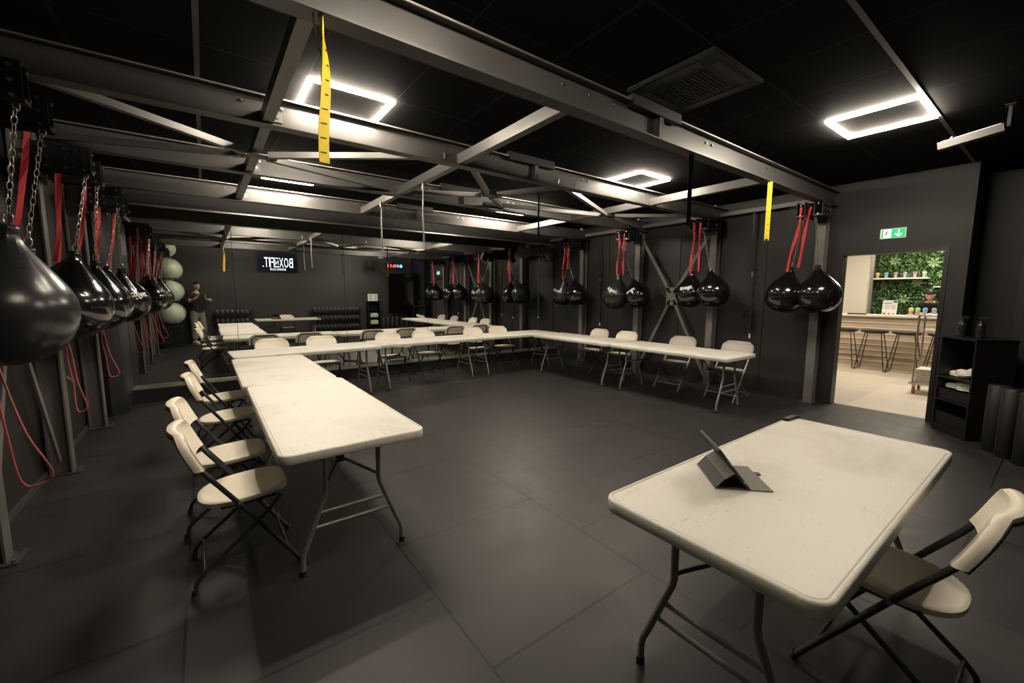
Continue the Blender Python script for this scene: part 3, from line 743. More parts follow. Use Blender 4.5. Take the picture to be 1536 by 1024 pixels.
# tube loops tied round the left columns
for i, (zt, zb, dx) in enumerate(((1.22, .42, .17), (1.22, .42, .17), (1.16, .52, .08), (1.16, .58, .11), )):
    y = YLC[i]; x = -1.0
    q = MB()
    for rr_ in (0, 1):
        q.tube([(.02, -.065-.004*rr_, -.01*rr_), (.02, .065, -.015*rr_), (-.13, .066, 0)], .006, 6)
    l1 = [(.03, .03, 0), (.05, .02, -.15), (.03+dx*.5, .0, -(zt-zb)*.6), (.03+dx, .0, -(zt-zb)*.92), (.02+dx*.7, 0, -(zt-zb)), (.02+dx*.3, 0, -(zt-zb)*.95), (.04, .01, -(zt-zb)*.6), (.02, .03, -(zt-zb)*.3), (.022, .03, 0)]
    ls = []
    for a_ in range(len(l1)-1):
        p0, p1, p2, p3 = [Vector(l1[max(0, min(len(l1)-1, a_+o_))]) for o_ in (-1, 0, 1, 2)]
        for j_ in range(5):
            u_ = j_/5; ls.append(.5*((2*p1)+(p2-p0)*u_+(2*p0-5*p1+4*p2-p3)*u_*u_+(3*p1-p0-3*p2+p3)*u_**3))
    q.tube(ls, .0065, 6)
    o = q.build('rubber_tube_loop', M_PINK); o.location = (x, y, zt)
    tag(o, 'faded red rubber tube looped round the left column '+ordl[i], 'rubber tube', 'rubber tubes on the left columns')

t = thing('wall_strap', 'black strap with a grey buckle hanging on the left wall between the columns', 'strap', (-1.15, 5.75, 0))
MB().bar((0, 0, 1.25), (.03, -.05, .75), .035, .008, (1, 0, 0)).build('webbing', M_RUBBER, t)
MB().bar((.03, -.05, .75), (.04, .16, .66), .03, .012, (1, 0, 0)).build('handle', M_POST, t)
o = MB().box(-.50, -.44, YM-.150, YM-.141, .06, .13, bev=.002).build('wall_socket', M_BLKMET); tag(o, 'small black socket on the low board under the mirrors', 'socket')
# yellow measuring straps
def yellow(x, y, wd, twist, label):
    t = thing('yellow_strap', label, 'strap', (x, y, 2.76), 0 if twist else 1.95, 'yellow straps hanging from the nearest beam')
    n = 14; L = .62; vs = []; fs = []
    for i in range(n+1):
        k = i/n; z = -L*k; a = twist*math.exp(-k*4)*2.2 + .06*math.sin(k*7); w_ = wd/2*(.55+.45*min(1, k*3)) if twist else wd/2
        off = .012*math.sin(k*5) if twist else 0
        c_, s_ = math.cos(a), math.sin(a)
        for (p, q_) in ((-1, -1), (1, -1), (1, 1), (-1, 1)):
            vs.append((off+p*w_*c_-q_*.003*s_, p*w_*s_+q_*.003*c_, z))
    for i in range(n):
        for k in range(4): fs.append((i*4+k, i*4+(k+1) % 4, (i+1)*4+(k+1) % 4, (i+1)*4+k))
    fs += [(3, 2, 1, 0), tuple(n*4+k for k in range(4))]
    MB().add(vs, fs, True).build('webbing', M_YEL, t)
    q = MB()
    for i in range(8):
        k = .22+.73*i/7.2; off = .012*math.sin(k*5) if twist else 0; q.box(off-wd*.35, off+wd*.25, -.0055, .0055, -L*k-.002, -L*k+.002)
    q.build('stitching', M_PRINT, t)
    MB().box(-wd*.3, wd*.3, -.008, .008, -L-.002, -L+.018).build('end_stitch', M_BLKMET, t) if twist == 0 else MB().tube([(-.03, 0, .0), (-.028, .003, -.04), (-.015, .005, -.12), (0, .004, -.17)], .004, 6).build('cord', M_BLKMET, t)
    return t
yellow(.49, 2.08, .045, 1.0, 'twisted yellow webbing strap hanging at the left end of the nearest beam')
yellow(4.97, 2.06, .045, 0, 'flat yellow webbing strap hanging at the right end of the nearest beam')
# hanging cords
for (x, y, r_, l, top) in ((2.03, 4.42, .010, 'thin grey cord hanging from the middle tie bar, nearer one', 2.78), (1.97, 5.6, .010, 'thin grey cord hanging from the middle tie bar, farther one', 2.78),
                     (3.99, 4.75, .014, 'black cord hanging in front of the black light stand', 3.05), (3.49, 2.10, .02, 'broad dark strap hanging from the nearest beam', 2.76)):
    q = MB(); q.tube([(0, 0, 0), (.004, 0, -.12), (-.004, 0, -.35), (.003, 0, -.64)], r_, 8); q.cyl((0, 0, -.03), (0, 0, -.08), r_*1.8, 8); q.cyl((.003, 0, -.60), (.003, 0, -.65), r_*1.3, 8)
    if r_ > .019: q = MB().bar((0, 0, 0), (.02, .01, -.60), .035, .006, (1, .8, 0))
    o = q.build('hanging_cord', M_LEG if 'grey' in l else mat('matt black cord', (.003, .003, .003), .9, spec=.1)); o.location = (x, y, top); tag(o, l, 'cord', 'cords hanging from the ceiling frame')
# suspension trainers on the right wall
for (y, l) in ((3.10, 'black suspension straps with clips hanging on the right wall near the doorway'), (6.27, 'black suspension straps with clips hanging on the right wall nearer the mirrors')):
    t = thing('suspension_trainer', l, 'suspension straps', (7.05, y, 2.70), 0, 'suspension straps on the right wall')
    MB().bar((-.05, 0, .13), (.0, -.01, -.95), .03, .008, (1, 0, 0)).build('strap', M_BLKMET, t)
    MB().bar((0, -.01, -.95), (.0, -.03, -1.75), .02, .012, (1, 0, 0)).build('strap', M_RUBBER, t)
    for z in (-.95, -1.15, -1.45, -1.58, -1.66): MB().box(-.018, .01, -.05, .02, z-.02, z+.02, bev=.004).build('buckle', M_BLKMET, t)
    MB().box(-.016, .006, -.018, .0, -.86, -.78).build('clip', M_CHROME, t)
    MB().tube([(0, -.03, -1.3), (0, .07, -1.42), (0, .09, -1.55), (0, 0, -1.5)], .009, 6).build('handle_loop', M_RUBBER, t)
    MB().box(-.015, .0, -.04, -.02, -1.84, -1.77).build('tag', M_WHITE, t)
q = MB(); q.tube([(0, 0, 0), (0, .05, -.2), (0, .03, -.35)], .012, 6)
# light stand in the far right corner
t = thing('light_stand', 'black stand with a bar of spotlights in the far right corner', 'light stand', (6.02, 7.15, 0))
MB().cyl((0, 0, .0), (0, 0, 2.35), .016, 10).build('pole', M_BLKMET, t)
for a in (0.3, 2.4, 4.5): MB().tube([(0, 0, .62), (.38*math.cos(a), .38*math.sin(a), .015)], .011, 8).build('leg', M_BLKMET, t)
MB().box(-.30, .14, -.05, .09, 2.40, 2.62, bev=.01).build('housing', M_BLKMET, t)
for k, (x, a) in enumerate(((-.52, .5), (-.36, -.3), (.30, -.5))):
    T = Matrix.Translation((x, 0, 2.44)) @ Matrix.Rotation(a, 4, 'Y'); MB().box(-.07, .07, -.06, .06, -.10, .10, T=T, bev=.01).build('spotlight', M_BLKMET, t)
MB().bar((-.55, 0, 2.54), (.40, 0, 2.46), .03, .03).build('crossbar', M_BLKMET, t)
MB().ell((.03, -.06, 2.42), (.014, .01, .014), 8, 6).build('knob', M_CHROME, t)
MB().cyl((0, 0, 1.02), (0, 0, 1.06), .019, 10).build('collar', M_ALU, t)
# black padded wall column left of the mirrors
pts = [(-1.17, 7.15), (-1.03, 7.11), (-.95, 7.14), (-.90, 7.2), (-.885, 7.28), (-.885, 7.84), (-1.17, 7.84)]
o = MB().prism(pts, 0, 2.55, smooth=False).build('padded_pillar', mat('dark padded vinyl', (.016, .016, .0175), .4, noise=(4, .2), bump=(10, .2)))
tag(o, 'tall dark padded pillar at the left end of the mirrors', 'pillar')

# =================================================================== SHELF UNIT by the doorway
P0 = Vector((6.80, .875, 0)); P1 = Vector((6.45, .565, 0)); ex = (P1-P0).normalized(); W_ = (P1-P0).length
ang = math.atan2(ex.y, ex.x)
sh = thing('shelf_unit', 'black open shelf unit standing beside the doorway', 'shelf', P0, ang)
# local x along the open front, local y: depth direction
D_ = .36; dsg = 1
def loc2w(x, y, z): return P0+Matrix.Rotation(ang, 3, 'Z') @ Vector((x, y, z))
nrm = Matrix.Rotation(ang, 3, 'Z') @ Vector((0, 1, 0))
if nrm.dot(Vector((1, 0, 0))) < 0: dsg = -1
def sbox(x0, x1, y0, y1, z0, z1):
    ya_, yb_ = sorted((dsg*y0, dsg*y1)); return MB().box(x0, x1, ya_, yb_, z0, z1)
M_SH = mat('black melamine', (.0035, .0035, .004), .45, noise=(9, .2))
HS = 1.075
sbox(0, .02, 0, D_, 0, HS).build('side_panel', M_SH, sh); sbox(W_-.02, W_, 0, D_, 0, HS).build('side_panel', M_SH, sh)
sbox(.02, W_-.02, D_-.01, D_, 0, HS).build('back_panel', M_SH, sh); sbox(-.01, W_+.01, -.01, D_, HS, HS+.02).build('top', M_SH, sh)
for z in (.08, .36, .62): sbox(.02, W_-.02, .0, D_-.01, z, z+.018).build('shelf', M_SH, sh)
sbox(.02, W_-.02, 0, .01, 0, .08).build('plinth', M_SH, sh)
for k, (x, z, l, mt, hz) in enumerate(((.11, .638, 'cream trainer on the upper shelf of the black shelf unit, the lower one', M_CREAM, .0), (.27, .638, 'cream trainer leaning on its partner on the upper shelf', M_CREAM, .03),
                                   (.14, .50, 'pale green trainer in the crate on the black shelf unit, left one', M_BALL, .0), (.30, .50, 'pale green trainer in the crate on the black shelf unit, right one', M_BALL, .0))):
    w_ = loc2w(x+.02, dsg*.13, z)
    t = thing('trainer', l, 'shoe', w_, ang+PI+.25*k, 'trainers on the shelf unit')
    T = Matrix.Rotation(.25 if hz else 0, 4, 'Y')
    q = MB(); q.ell((-.04, 0, .05+hz), (.095, .045, .045), 14, 8, T); q.ell((.05, 0, .035+hz), (.085, .04, .032), 14, 8, T); q.build('upper', mt, t)
    q = MB(); q.ell((0, 0, .015+hz), (.135, .046, .017), 16, 6, T); q.build('sole', M_WHITE, t)
    q = MB(); q.tube([(-.02, -.043, .05+hz), (.0, -.046, .07+hz), (.03, -.042, .055+hz), (.02, -.044, .04+hz)], .0035, 5); q.build('stripe', M_SH, t)
for (z, h, l) in ((.378, .12, 'black plastic crate on the middle shelf'), (.098, .13, 'black plastic crate on the bottom shelf')):
    t = thing('storage_crate', l+' of the unit by the doorway', 'crate', loc2w(0, 0, z), ang, 'crates in the shelf unit')
    q = MB()
    for (x0, x1, y0, y1) in ((.03, W_-.03, .012, .022), (.03, W_-.03, D_-.03, D_-.02), (.03, .04, .022, D_-.03), (W_-.04, W_-.03, .022, D_-.03)):
        a_, b_ = sorted((dsg*y0, dsg*y1)); q.box(x0, x1, a_, b_, 0, h)
    a_, b_ = sorted((dsg*.012, dsg*(D_-.02))); q.box(.03, W_-.03, a_, b_, 0, .006); q.build('tub', M_BLKMET, t)
    MB().box(.03, W_-.03, *sorted((dsg*.006, dsg*.012)), h-.02, h).build('rim', M_SH, t)
for k, (x, y, l) in enumerate(((.10, .12, 'dark spray bottle on the shelf unit, nearer the doorway'), (.26, .17, 'dark spray bottle on the shelf unit, farther from the doorway'))):
    t = thing('spray_bottle', l, 'spray bottle', loc2w(x, dsg*y, HS+.02), -2.2, 'spray bottles on the shelf unit')
    MB().lathe([(.036, 0), (.038, .01), (.038, .13), (.034, .15), (.016, .165), (.014, .175)], n=20).build('body', mat('dark translucent plastic', (.010, .010, .0105), .25, noise=(9, .2)), t)
    MB().cyl((0, 0, .175), (0, 0, .197), .017, 12).build('collar', M_BLKMET, t)
    q = MB(); q.box(-.02, .06, -.010, .010, .205, .228, bev=.004); q.cyl((0, 0, .195), (0, 0, .21), .010, 8); q.build('spray_head', M_BLKMET, t)
    MB().tube([(.035, 0, .207), (.045, 0, .19), (.04, 0, .17)], .004, 6).build('trigger', M_BLKMET, t)
# row of dark foam rollers on end
k = 0
for (x, y) in ((6.28, .36), (6.13, .26), (5.98, .14), (5.83, .04), (5.68, -.04), (5.53, -.1)):
    q = MB().lathe([(.07, 0), (.078, .008), (.078, .66), (.07, .67), (.03, .668)], n=24)
    o = q.build('foam_roller', mat('dark brown foam', (.006, .0055, .005), .55, noise=(30, .3), bump=(60, .3))); o.location = (x, y, 0)
    tag(o, 'dark foam roller standing on end right of the shelf unit, %s' % ('nearest the shelf unit', 'second from the shelf unit', 'third from the shelf unit', 'fourth from the shelf unit', 'fifth from the shelf unit', 'farthest from the shelf unit')[k], 'foam roller', 'foam rollers standing on end'); k += 1
o = MB().box(5.72, 6.96, -.05, .02, .80, 2.34, bev=.004).build('black_board', mat('black glass board', (.002, .002, .002), .15, noise=(3, .2))); o.rotation_euler = (0, 0, 0)
tag(o, 'large glossy black board seen only in the mirrors', 'board')
q = MB(); q.cyl((0, 0, 0), (0, 0, .8), .02, 8); q.box(-.15, .15, -.1, .1, 0, .01)
for x in (5.9, 6.7):
    o = q.build('board_stand_leg', M_BLKMET); o.location = (x, -.10, 0); tag(o, 'black leg holding up the black board, %s one' % ('left' if x < 6 else 'right'), 'leg', 'legs of the black board')

# =================================================================== BACK WALL (seen in the mirrors)
t = thing('wall_screen', 'black wall screen showing a white logo on the wall behind the camera', 'screen', (2.12, YB, 2.65))
MB().box(-.63, .63, 0, .05, -.355, .355, bev=.004).build('bezel', M_BLKMET, t)
dsp = MB().box(-.61, .61, .05, .052, -.335, .335).build('display', mat('dark lit display', (.004, .004, .008), .2, emit=((.10, .10, .22), .05)), t)
M_LOGO = mat('lit white logo', (.8, .8, .8), .5, emit=((.80, .92, 1.0), 1.3))
RT = Matrix.Translation((0, .055, .0)) @ Matrix.Rotation(PI, 4, 'Z') @ Matrix.Rotation(PI/2, 4, 'X')
cx_ = .473
for ch_, wd_ in (('B', .128), ('O', .128), ('X', .135), ('N', .10), ('F', .105), ('I', .045), ('T', .125), ('.', .036)):
    small = ch_ == 'N'; xm_ = cx_-wd_/2
    hh_ = .15 if small else (.045 if ch_ == '.' else .33); zz_ = -.03 if ch_ != '.' else -.03-.165+.0225
    text_obj('logo_letter', ch_, hh_, wd_, Matrix.Translation((xm_, 0, zz_)) @ RT, M_LOGO, dsp, bold=.004 if ch_ != '.' else 0)
    if small:
        MB().box(xm_-wd_/2, xm_+wd_/2, .053, .057, .095, .13).build('logo_bar', M_LOGO, dsp); MB().box(xm_-wd_/2, xm_+wd_/2, .053, .057, -.19, -.155).build('logo_bar', M_LOGO, dsp)
    cx_ -= wd_+.018
text_obj('logo_lettering', 'BOXING CLUB', .075, .48, Matrix.Translation((0, 0, -.262)) @ RT, M_LOGO, dsp, bold=.01)
t = thing('interval_timer', 'wall timer with glowing blue and red digits on the wall behind the camera', 'timer', (6.3, YB, 2.68))
MB().box(-.36, .36, 0, .05, -.10, .10, bev=.004).build('case', M_BLKMET, t)
RT2 = Matrix.Translation((0, .053, 0)) @ Matrix.Rotation(PI, 4, 'Z') @ Matrix.Rotation(PI/2, 4, 'X')
text_obj('digits', '81', .115, .2, Matrix.Translation((.21, 0, 0)) @ RT2, mat('blue led', (.1, .1, .1), .5, emit=((.05, .3, 1.0), 9)), t, bold=.01)
text_obj('digits', '0:11', .115, .36, Matrix.Translation((-.12, 0, 0)) @ RT2, mat('red led', (.1, .1, .1), .5, emit=((1.0, .05, .03), 9)), t, bold=.01)
t = thing('wall_fan', 'black round wall fan on the wall behind the camera', 'fan', (5.25, YB, 2.62))
q = MB()
for r_ in (.06, .12, .18, .24, .28):
    q.tube([(r_*math.cos(a), .26, r_*math.sin(a)) for a in [2*PI*k/24 for k in range(24)]], .004, 5, closed=True)
for k in range(20):
    a = 2*PI*k/20; q.tube([(.05*math.cos(a), .27, .05*math.sin(a)), (.28*math.cos(a), .23, .28*math.sin(a)), (.24*math.cos(a), .12, .24*math.sin(a)), (.06*math.cos(a), .10, .06*math.sin(a))], .003, 4)
q.build('cage', M_BLKMET, t)
for k in range(3):
    T = Matrix.Rotation(k*2*PI/3, 4, 'Y') @ Matrix.Translation((0, .18, .13)) @ Matrix.Rotation(.5, 4, 'Z'); MB().box(-.06, .06, -.003, .003, -.1, .11, T=T).build('blade', M_BLKMET, t)
MB().cyl((0, .12, 0), (0, .22, 0), .05, 16).build('hub', M_BLKMET, t)
MB().bar((0, .0, -.05), (0, .13, 0), .05, .05).build('wall_arm', M_BLKMET, t)
def rack(x0, x1, zs, label):
    t = thing('dumbbell_rack', label, 'rack', (0, 0, 0), 0, 'dumbbell racks behind the camera')
    for x in (x0+.05, x1-.05): MB().bar((x, YB+.12, 0), (x, YB+.12, zs[-1]+.05), .05, .05, (0, 1, 0)).build('upright', M_BLKMET, t)
    for z in zs:
        MB().box(x0, x1, YB+.10, YB+.16, z-.06, z-.04).build('shelf_rail', M_BLKMET, t)
        MB().box(x0, x1, YB+.26, YB+.32, z-.10, z-.08).build('shelf_rail', M_BLKMET, t)
        for x in (x0+.05, x1-.05): MB().bar((x, YB+.1, z-.06), (x, YB+.33, z-.10), .03, .03).build('arm', M_BLKMET, t)
rack(.20, 1.28, (.66, .96), 'black dumbbell rack behind the photographer, the narrower one')
rack(3.10, 4.85, (.36, .68, .98), 'black dumbbell rack behind the front table, the wider three-tier one')
q = MB(); q.cyl((0, -.055, 0), (0, .055, 0), .014, 8)
for s in (-1, 1): q.lathe([(.03, 0), (.05, .012), (.05, .058), (.03, .07)], n=6, T=Matrix.Translation((0, s*.055, 0)) @ Matrix.Rotation(-s*PI/2, 4, 'X'))
db0 = q.build('dumbbell', mat('grey black rubber iron', (.10, .10, .10), .28, .4, noise=(30, .2)))
ORD = ('first', 'second', 'third', 'fourth', 'fifth', 'sixth', 'seventh', 'eighth', 'ninth', 'tenth', 'eleventh', 'twelfth', 'thirteenth'); used = False
for (x0, x1, zs, nm) in ((.20, 1.28, (.66, .96), 'narrow rack'), (3.10, 4.85, (.36, .68, .98), 'wide rack')):
    for zi, z in enumerate(zs):
        n = int((x1-x0-.1)/.135)
        for i in range(n):
            l = 'dark dumbbell, %s from the left on the %s tier of the %s' % (ORD[i], ('lower', 'upper')[zi] if len(zs) == 2 else ('bottom', 'middle', 'top')[zi], nm)
            o = db0 if not used else db0.copy()
            if used: C.objects.link(o)
            used = True; o.location = (x0+.1+i*.135, YB+.21, z+.005); o.rotation_euler = (-.17, 0, 0); tag(o, l, 'dumbbell', 'dumbbells on the '+nm)
# kiosk with booklet
t = thing('display_tower', 'tall black open display tower behind the camera', 'shelf', (5.30, YB+.25, 0))
for x in (-.22, .20): MB().box(x, x+.02, -.17, .17, 0, 1.28).build('side_panel', M_SH, t)
for z in (.05, .35, .62, .92, 1.26): MB().box(-.2, .2, -.17, .17, z, z+.02).build('shelf', M_SH, t)
MB().box(-.2, .2, -.17, -.16, .07, 1.26).build('back_panel', M_SH, t)
t = thing('booklet', 'open white booklet standing on the display tower behind the camera', 'booklet', (5.30, YB+.3, 1.28))
for s in (-1, 1):
    T = Matrix.Rotation(-s*.3, 4, 'Z'); MB().box(*sorted((0, s*.2)), -.002, .002, 0, .27, T=T).build('page', M_WHITE, t)
    q = MB()
    for k in range(5): q.box(*sorted((s*.03, s*.17)), .002, .003, .04+k*.045, .06+k*.045 if s < 0 else .05+k*.045, T=T)
    q.build('printing', M_PRINT, t)
for z, l in ((.642, 'pale towel bundle on the upper middle shelf of the display tower'), (.372, 'pale towel bundle on the lower middle shelf of the display tower')):
    o = MB().box(-.15, .15, -.12, .12, 0, .17, bev=.03).build('towel_bundle', M_BALL); o.location = (5.30, YB+.27, z-.001); tag(o, l, 'towels', 'towel bundles in the display tower')
# exercise balls and step platforms in the near left corner
for (bx_, by_, zs) in ((-.80, .18, (.96, 1.61, 2.26, 2.82)), (-.79, -.50, (.96, 1.61, 2.26))):
    for k, z in enumerate(zs):
        r_ = .32 if k < 3 else .235
        o = MB().ell((0, 0, 0), (r_, r_, r_), 32, 20).build('exercise_ball', M_BALL); o.location = (bx_, by_, z)
        tag(o, 'sage green exercise ball, %s in the %s rack' % (('lowest', 'second from the bottom', 'third from the bottom', 'topmost')[k], ('front' if by_ > 0 else 'back')), 'exercise ball', 'green exercise balls')
    t = thing('ball_rack', 'thin black ball rack %s in the near left corner' % ('nearer the mirrors' if by_ > 0 else 'next to the back wall'), 'rack', (bx_, by_, 0), 0, 'ball racks')
    for sx in (-.2, .2): MB().cyl((sx-.13, -.0, 0.0), (sx-.13, 0, 2.9), .012, 8).build('post', M_BLKMET, t)
    for z in zs: MB().tube([(-.33, -.16, z-.29), (.2, -.16, z-.29), (.2, .16, z-.29), (-.33, .16, z-.29)], .01, 6, closed=True).build('shelf_ring', M_BLKMET, t)
k = 0
for z in range(5):
    t = thing('step_platform', 'black aerobic step platform under the exercise balls, %s of five' % ('bottom', 'second from the bottom', 'middle', 'second from the top', 'top')[z], 'step platform', (-.80, .18, z*.13), 0, 'stacked step platforms')
    MB().box(-.24, .24, -.34, .34, .05, .12, bev=.012).build('deck', M_BLKMET, t)
    for s in (-1, 1): MB().box(-.2, .2, s*.26-.05, s*.26+.05, 0, .05, bev=.008).build('foot_block', M_RUBBER, t)
# exit sign
t = thing('exit_sign', 'green and white emergency exit sign above the doorway', 'sign', (XR, 1.455, 2.335))
MB().box(-.022, 0, -.125, .125, -.062, .062, bev=.003).build('frame', mat('pale sign frame', (.62, .66, .60), .5, emit=((.6, .8, .6), .25)), t)
MB().box(-.0245, -.022, -.118, .118, -.055, .055).build('face', mat('lit green sign', (.01, .30, .10), .4, emit=((.0, .55, .16), .9)), t)
M_SW = mat('lit white pictogram', (.8, .85, .8), .5, emit=((.85, 1.0, .88), 1.1))
MB().box(-.0255, -.0245, .015, .112, -.05, .05).build('door_pictogram', M_SW, t)
M_SG = mat('green pictogram', (.01, .16, .07), .4, emit=((.0, .22, .08), .5))
q = MB(); X_ = -.0265
def sb(a, b, w_): q.bar((X_, a[0], a[1]), (X_, b[0], b[1]), w_, .001, (1, 0, 0))
q.box(-.027, -.0255, .095, .108, -.048, .048)
q.cyl((-.0255, .052, .036), (-.027, .052, .036), .0085, 10)
sb((.058, .024), (.066, -.006), .014); sb((.066, -.006), (.052, -.022), .009); sb((.052, -.022), (.060, -.044), .008); sb((.068, -.006), (.084, -.020), .009); sb((.084, -.020), (.094, -.036), .008)
sb((.056, .024), (.040, .008), .007); sb((.040, .008), (.030, .012), .006); sb((.060, .022), (.078, .014), .007); sb((.078, .014), (.082, .0), .006)
q.build('running_figure', M_SG, t)
q = MB(); X_ = -.0255
sb((-.055, .042), (-.055, -.030), .012); sb((-.055, -.040), (-.022, -.006), .013); sb((-.055, -.040), (-.088, -.006), .013)
q.build('arrow', M_SW, t)

# =================================================================== BAR ROOM beyond the doorway
struct('floor', MB().box(7.24, 14.2, .87, 6.5, -.1, 0), M_TILE); struct('floor', MB().box(8.3, 14.2, -2.5, .87, -.1, 0), M_TILE)
struct('ceiling', MB().box(7.25, 14.2, .87, 6.5, 3.0, 3.1), M_CWALL); struct('ceiling', MB().box(8.4, 14.2, -2.5, .87, 3.0, 3.1), M_CWALL)
struct('wall_bar', MB().box(13.62, 13.8, -2.5, 6.5, 0, 3.0), M_CWALL)
struct('wall_bar_left', MB().box(7.25, 14.2, 6.5, 6.6, 0, 3.0), M_CWALL)
struct('wall_bar_right', MB().box(8.3, 14.2, -2.6, -2.5, 0, 3.0), M_CWALL)
struct('wall_bar_panel', MB().box(13.3, 13.6, 3.06, 6.5, 0, 3.0), M_CWALL)
struct('trim_7', MB().box(13.28, 13.5, 3.0, 3.06, 0, 3.0), M_ALU)
for k, (x, y) in enumerate(((9.3, 1.5), (12.4, 1.6), (10.6, 4.2))):
    o = MB().box(x-.3, x+.3, y-.6, y+.6, 2.985, 3.0).build('ceiling_panel_light', mat('bar light panel', (.9, .9, .9), .5, emit=((1.0, .86, .68), 2.4)))
    tag(o, 'flat ceiling light panel in the bar room, '+('above the trolley', 'above the counter', 'above the cream wall panel')[k], 'ceiling light', 'bar room ceiling lights')
    ld = bpy.data.lights.new('panel_lamp', 'AREA'); ld.energy = BAR_LIGHT; ld.shape = 'RECTANGLE'; ld.size = .6; ld.size_y = 1.2; ld.color = (1.0, .90, .75)
    lo = bpy.data.objects.new('panel_lamp', ld); C.objects.link(lo); lo.parent = o; lo.location = (x, y, 2.97)
# counter
t = thing('bar_counter', 'oak fronted bar counter with white top in the room beyond the doorway', 'counter', (11.55, 0, 0))
MB().box(.02, .55, -1.6, 5.6, 0, 1.09).build('front_panel', M_WOOD, t)
MB().box(-.04, .62, -1.65, 5.65, 1.09, 1.13, bev=.004).build('worktop', M_LAMIN, t)
for k in range(8): MB().box(.008, .02, -1.6, 5.6, .13+.118*k, .148+.118*k).build('slat', M_LAMIN, t)
# plant wall
t = thing('plant_wall', 'living wall of green leaves behind the bar counter', 'plant wall', (13.5, 0, 0))
MB().box(.0, .11, -2.4, 2.99, .0, 2.95).build('backing', M_LEAF0, t)
q = MB()
for i in range(5200):
    y = random.uniform(.4, 2.95); z = random.uniform(.8, 2.93); a = random.uniform(0, 2*PI); L = random.uniform(.03, .085); wd = L*random.uniform(.25, .45); px_ = random.uniform(-.08, -.005); tl = random.uniform(-.05, .02)
    c_, s_ = math.cos(a), math.sin(a)
    q.add([(px_, y, z), (px_-.012, y+c_*L*.5-s_*wd, z+s_*L*.5+c_*wd), (px_+tl, y+c_*L, z+s_*L), (px_-.012, y+c_*L*.5+s_*wd, z+s_*L*.5-c_*wd)], [(0, 1, 2), (0, 2, 3)])
q.build('foliage', M_LEAF1, t, kind='stuff')
q = MB()
for i in range(900):
    y = random.uniform(.4, 2.95); z = random.uniform(.8, 2.93); a = random.uniform(0, 2*PI); L = random.uniform(.025, .06); wd = L*.3; px_ = random.uniform(-.09, -.05)
    c_, s_ = math.cos(a), math.sin(a)
    q.add([(px_, y, z), (px_-.01, y+c_*L*.5-s_*wd, z+s_*L*.5+c_*wd), (px_, y+c_*L, z+s_*L), (px_-.01, y+c_*L*.5+s_*wd, z+s_*L*.5-c_*wd)], [(0, 1, 2), (0, 2, 3)])
q.build('bright_foliage', M_LEAF2, t, kind='stuff')
for i, (y, z, r_, l) in enumerate(((2.66, 2.36, .13, 'above the left cups'), (1.98, 2.28, .15, 'above the right cups'), (2.22, 1.85, .14, 'below the cup shelf'), (2.42, 1.45, .13, 'behind the menu card'), (1.86, 2.58, .12, 'at the top by the door frame'), (1.84, 2.02, .1, 'right of the cup shelf'))):
    q = MB()
    for k in range(7):
        a = 2*PI*k/7+.3*i; c_, s_ = math.cos(a), math.sin(a); wd = r_*.2
        q.add([(0, 0, 0), (-.03, c_*r_*.55-s_*wd, s_*r_*.55+c_*wd), (.01, c_*r_, s_*r_), (-.03, c_*r_*.55+s_*wd, s_*r_*.55-c_*wd), (-.045, c_*r_*.55, s_*r_*.55)], [(0, 1, 4), (1, 2, 4), (2, 3, 4), (3, 0, 4)])
    o = q.build('star_leaf_plant', M_LEAF2); o.location = (13.39, y, z); tag(o, 'pale star shaped leaf rosette on the plant wall, '+l, 'plant', 'pale rosettes on the plant wall')
o = MB().box(13.2, 13.5, 2.02, 2.98, 1.935, 1.965).build('cup_shelf', M_LAMIN); tag(o, 'narrow white shelf of cups on the plant wall', 'shelf')
o = MB().box(13.2, 13.5, 1.55, 1.92, 1.735, 1.755).build('cup_shelf', M_LAMIN); tag(o, 'short white shelf on the plant wall above the seated person', 'shelf')
def cup(loc, colr, label, group, h=.11, nm='c'):
    t = thing('plastic_cup', label, 'cup', loc, 0, group)
    MB().lathe([(.026, 0), (.028, .005), (.036, h), (.033, h), (.026, .008)], n=16).build('tumbler', mat('frosted cup', (.42, .40, .40), .3, noise=(20, .2)), t)
    MB().lathe([(.038, h*.72), (.040, h+.012), (.02, h+.03), (.01, h+.03)], n=16).build('lid', mat('cup '+nm, colr, .45, noise=(20, .1)), t)
cols = (('yellow', (.75, .50, .12)), ('blue', (.15, .35, .75)), ('mauve', (.40, .20, .38)), ('lilac', (.38, .30, .60)), ('pink', (.60, .16, .30)), ('pale green', (.42, .62, .30)))
for k, y in enumerate((2.935, 2.775, 2.605, 2.44, 2.27, 2.11)):
    cup((13.33, y, 1.965), cols[k][1], 'cup with a %s lid on the plant wall shelf' % cols[k][0], 'cups on the plant wall shelf', nm=cols[k][0])
for k, (y, nm, cc) in enumerate(((2.0, 'gold', (.80, .62, .15)), (1.90, 'lime', (.35, .70, .15)), (1.79, 'sky', (.15, .40, .75)), (1.66, 'violet', (.40, .34, .50)))):
    cup((11.78, y, 1.13), cc, 'cup with a %s lid on the bar counter' % nm, 'cups on the bar counter', .14, nm)
for k, (y, l) in enumerate(((1.98, 'small white card box on the counter, left'), (1.80, 'small white dish of sweets on the counter, middle'), (1.66, 'small white card box on the counter, right'))):
    o = MB().box(-.03, .03, -.055, .055, 0, .035, bev=.004).build('snack_box', mat('pink white card', (.75, .55, .48), .5, noise=(40, .3))); o.location = (11.66, y, 1.13); tag(o, l, 'box', 'snack boxes on the counter')
t = thing('menu_card', 'white printed menu card standing on the bar counter', 'menu', (11.75, 2.34, 1.13))
T = Matrix.Rotation(.18, 4, 'Y')
crd = MB().box(0, .004, -.12, .12, 0, .32, T=T).build('card', M_WHITE, t)
